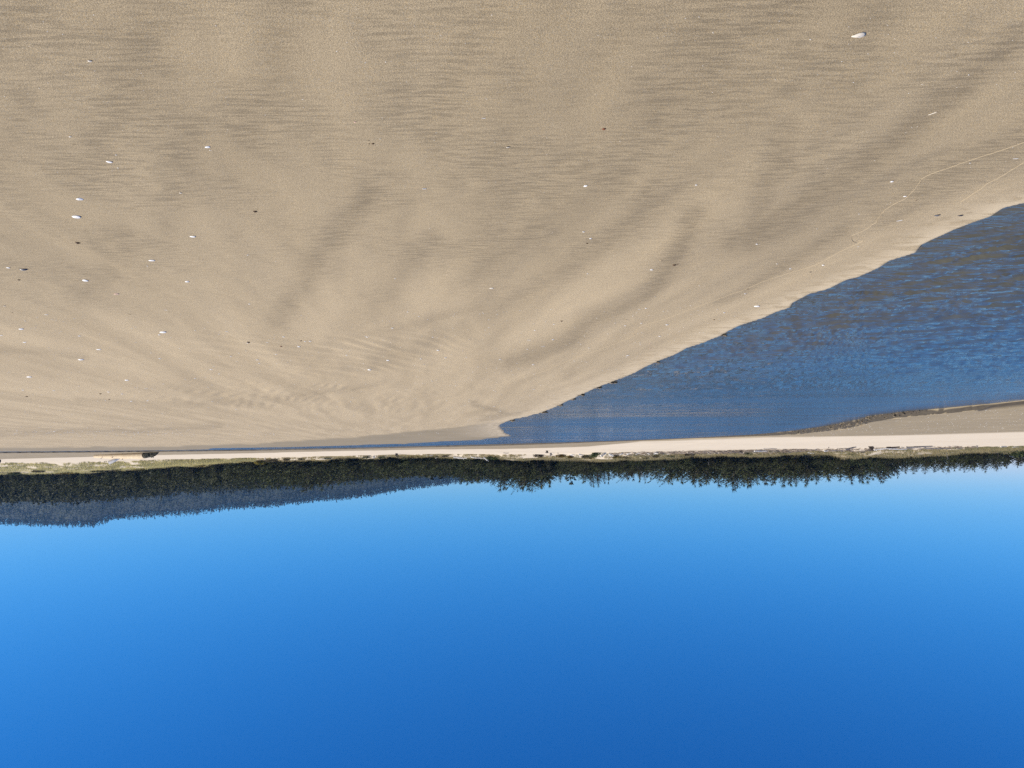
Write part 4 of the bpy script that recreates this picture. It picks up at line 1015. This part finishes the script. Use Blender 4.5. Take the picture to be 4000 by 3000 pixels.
S(3660,840,20,'mussel','k',24,'open dark mussel shell with grey inside near the water',part='g')
S(3751,841,18,'mussel','k',20,'whole black mussel shell closest to the water edge')
S(91,1051,27,'mussel','k',-10,'long dark mussel shell beside a small white chip',part='g')
S(2359,503,13,'pebble','r',35,'single red-brown pebble on the near sand')
S(312,776,21,'cup','w',-25,'domed white shell casting a black shadow, tilted on the ripples')
S(299,845,29,'crescent','w',3,'widest curved white shell just beyond the domed one')
S(427,631,19,'long','w',-12); S(274,532,10,'chip','c',0); S(811,573,17,'crescent','w',4); S(820,586,5,'chip','w'); S(453,604,6,'chip','w'); S(461,655,5,'chip','w'); S(18,375,5,'chip','c'); S(153,343,5,'chip','c'); S(289,565,9,'stick','t',5); S(350,236,15,'chip','c',-14,'cream shell splinter lying on the nearest ripples')
S(753,923,20,'long','w',6); S(593,1016,21,'long','w',0); S(575,1038,6,'chip','w'); S(304,947,16,'pebble','b',-8); S(32,1045,13,'long','w',0); S(75,1092,9,'pebble','b',-20); S(333,1094,21,'crescent','w',4); S(455,1147,18,'long','p',2); S(731,1099,14,'crescent','w',2); S(648,1210,10,'stick','w',4); S(974,1186,8,'chip','w'); S(967,995,6,'chip','w'); S(997,825,13,'pebble','b',-15)
S(181,1228,12,'long','c',0); S(17,1194,10,'chip','c'); S(47,1221,10,'chip','t'); S(506,1228,8,'chip','t'); S(705,752,11,'chip','c',-10)
S(83,1284,16,'cup','w',4); S(5,1308,11,'chip','w'); S(96,1336,12,'long','w',1); S(637,1296,23,'crescent','w',0,'broad curved white shell with a small chip just behind'); S(622,1306,9,'chip','w'); S(310,1311,10,'chip','w'); S(386,1364,16,'long','w',2); S(316,1403,19,'crescent','w',1); S(885,1294,9,'tri','w'); S(971,1335,12,'pebble','b',5); S(967,1340,7,'chip','w'); S(624,1400,10,'chip','w'); S(114,1471,18,'long','w',3); S(495,1484,13,'cup','w',1); S(824,1442,11,'chip','w'); S(856,1458,8,'chip','w'); S(762,1476,9,'chip','w'); S(637,1499,7,'chip','w'); S(961,1370,6,'chip','c'); S(901,1390,8,'chip','w'); S(567,1518,7,'chip','w'); S(423,1530,9,'chip','w'); S(476,1537,9,'chip','w'); S(782,1530,12,'long','w',1); S(512,1566,9,'chip','w'); S(576,1564,7,'chip','w'); S(371,1604,7,'chip','w'); S(104,1548,9,'pebble','b',2); S(392,1537,8,'pebble','b',2); S(427,1559,7,'pebble','b',2); S(210,1524,9,'chip','w'); S(88,1522,9,'chip','w'); S(212,1684,8,'chip','w'); S(922,1598,7,'chip','w')
S(1889,460,13,'stick','w',2); S(1983,573,18,'tri','c',188); S(1457,560,9,'pebble','b',10); S(1441,548,4,'pebble','b'); S(1442,561,5,'pebble','b'); S(1386,475,10,'chip','p',30); S(1485,541,6,'chip','c')
S(2719,721,9,'chip','w',30); S(2560,436,5,'chip','t'); S(3484,707,12,'chip','w',20); S(3967,618,15,'stick','w',14); S(3789,636,6,'chip','w'); S(3165,153,5,'chip','w'); S(3784,291,5,'chip','w')
S(3535,766,11,'long','w',10); S(3603,761,6,'stick','w'); S(3581,781,10,'stick','b',60); S(3514,860,18,'stick','w',16); S(3215,1034,10,'chip','w',15); S(3087,1048,9,'chip','w',15); S(3166,1062,9,'mussel','k',5); S(3035,1029,8,'chip','c',8); S(3353,962,6,'chip','w'); S(3355,835,5,'chip','w'); S(3191,893,5,'chip','c')
S(1920,1125,14,'long','c',5); S(1745,1072,8,'stick','c',50); S(1543,1087,7,'chip','w'); S(1679,891,6,'chip','c'); S(1107,1314,10,'chip','w'); S(1211,1332,10,'chip','w'); S(1191,1333,8,'chip','w'); S(1176,1331,8,'pebble','b'); S(1098,1353,7,'pebble','r'); S(1043,1337,11,'stick','w',2); S(1167,1354,11,'crescent','w',1); S(1434,1316,8,'crescent','w',1); S(1532,1280,9,'chip','w'); S(1592,1217,7,'chip','w'); S(1353,1386,7,'chip','w'); S(1443,1443,12,'cup','w',1); S(1515,1407,11,'crescent','w',2); S(1711,1367,9,'cup','w',1); S(1740,1396,10,'chip','w'); S(1644,1400,8,'chip','w'); S(1833,1326,7,'chip','c'); S(1953,1402,10,'chip','w'); S(1078,1383,8,'chip','w'); S(1005,1404,10,'chip','w'); S(1077,1020,6,'chip','c'); S(1690,1316,7,'chip','w'); S(1012,1418,8,'chip','w')
S(2279,904,10,'chip','w',20); S(2307,931,8,'cup','w'); S(2294,950,8,'pebble','b'); S(2545,1053,11,'long','w',8); S(2634,1034,13,'pebble','b',10); S(2647,1031,6,'pebble','b'); S(2581,1016,11,'chip','t',5); S(2295,1068,8,'tri','w'); S(2956,952,9,'chip','w',20); S(2957,1195,19,'long','w',6,'white oval shell near the water beside scuffed sand'); S(2829,1220,9,'chip','w'); S(2911,1146,9,'chip','w'); S(2922,1128,6,'pebble','b'); S(2605,1267,11,'chip','w',5); S(2577,1312,9,'chip','w'); S(2505,1261,8,'chip','w'); S(2523,1203,8,'chip','w'); S(2497,1207,9,'stick','w',3); S(2446,1248,9,'chip','t'); S(2194,1253,9,'pebble','b'); S(2163,1265,8,'chip','w'); S(2089,1289,7,'chip','w'); S(2066,1327,13,'stick','w',2); S(2160,1325,10,'chip','w'); S(2121,1353,12,'stick','w',3); S(2060,1363,7,'chip','w'); S(2452,1387,11,'chip','w'); S(2300,1358,7,'chip','w'); S(2540,1341,6,'chip','p'); S(2540,1362,7,'chip','p'); S(2559,1158,7,'chip','c'); S(2732,1115,6,'chip','c'); S(2698,1192,6,'chip','c'); S(2790,1248,7,'pebble','b'); S(2442,1271,7,'chip','w'); S(2082,1423,9,'chip','w'); S(2085,1520,7,'chip','w'); S(1930,1587,7,'chip','w'); S(1955,1605,8,'chip','w')
# fragments too many and too small to tell apart
def specks():
    rng = np.random.default_rng(31); pts = []
    for i in range(1500):
        r = rng.random()
        if r < 0.42: u, v = rng.uniform(0, 1950), 1700 - 480 * rng.random() ** 1.5
        elif r < 0.55: u, v = rng.uniform(50, 750), rng.normal(1690, 7) + rng.uniform(-3, 3)
        elif r < 0.72: u, v = rng.uniform(1900, 2900), rng.uniform(1150, 1600)
        else: u, v = rng.uniform(0, 4000), rng.uniform(60, 1300)
        pts.append((u, v, 0))
    for i in range(380): 
        u = rng.uniform(3150, 4050); pts.append((u, rng.uniform(1600, 1702), 1))
    m = MB(); base = [chip(k, 0.7, 5, 0.2, 0.2) for k in range(4)]
    P, Rr = [], []
    for u, v, far in pts:
        p = at_z(u, v, 0.15 if far else 0.0)
        if p[1] > 120: continue
        P.append(p); Rr.append((rng.uniform(1.4, 3.6) if not far else rng.uniform(1.2, 2.8)) * p[1] / FPX if p[1] > 8 else rng.uniform(0.0012, 0.0032))
    P = np.array(P); zt, I = terrain(P[:, 0], P[:, 1])
    ok = ((P[:, 1] < I['yB'] - 0.5) & (I['sd'] > 0.25)) | ((P[:, 1] > I['yB'] + I['W']) & (P[:, 1] < I['yP']))
    for p, z, r in zip(P[ok], zt[ok], np.array(Rr)[ok]):
        V, F = base[rng.integers(4)]; a = rng.random() * 6.28; c, s_ = math.cos(a), math.sin(a)
        V = np.c_[V[:, 0] * c - V[:, 1] * s_, V[:, 0] * s_ + V[:, 1] * c, V[:, 2]] * r + np.array([p[0], p[1], z + r * 0.1]); m.add(V, F)
    return m
tag(obj('shell_fragments', specks().mesh('shell_fragments', SHELLW)), 'fine pale shell fragments sprinkled over the sand', 'shell fragments', kind='stuff')

# ------------------------------------------------------------------ sea haze
HX0, HX1, HY0, HY1, HZ0, HZ1 = -3200, 3400, -120, 2720, -4, 235
V = np.array([(x, y, z) for z in (HZ0, HZ1) for y in (HY0, HY1) for x in (HX0, HX1)])
hz = np_mesh('haze', V, [(0, 2, 3, 1), (4, 5, 7, 6), (0, 1, 5, 4), (2, 6, 7, 3), (0, 4, 6, 2), (1, 3, 7, 5)])
M = Mat('haze'); M.t.nodes.remove(M.b); pv = M.n('VolumePrincipled'); pv.inputs['Color'].default_value = (0.24, 0.53, 1.0, 1); pv.inputs['Density'].default_value = 0.00010; pv.inputs['Anisotropy'].default_value = 0.0
M.t.links.new(pv.outputs[0], M.out.inputs['Volume']); hz.materials.append(M.m)
tag(obj('haze', hz), kind='stuff')
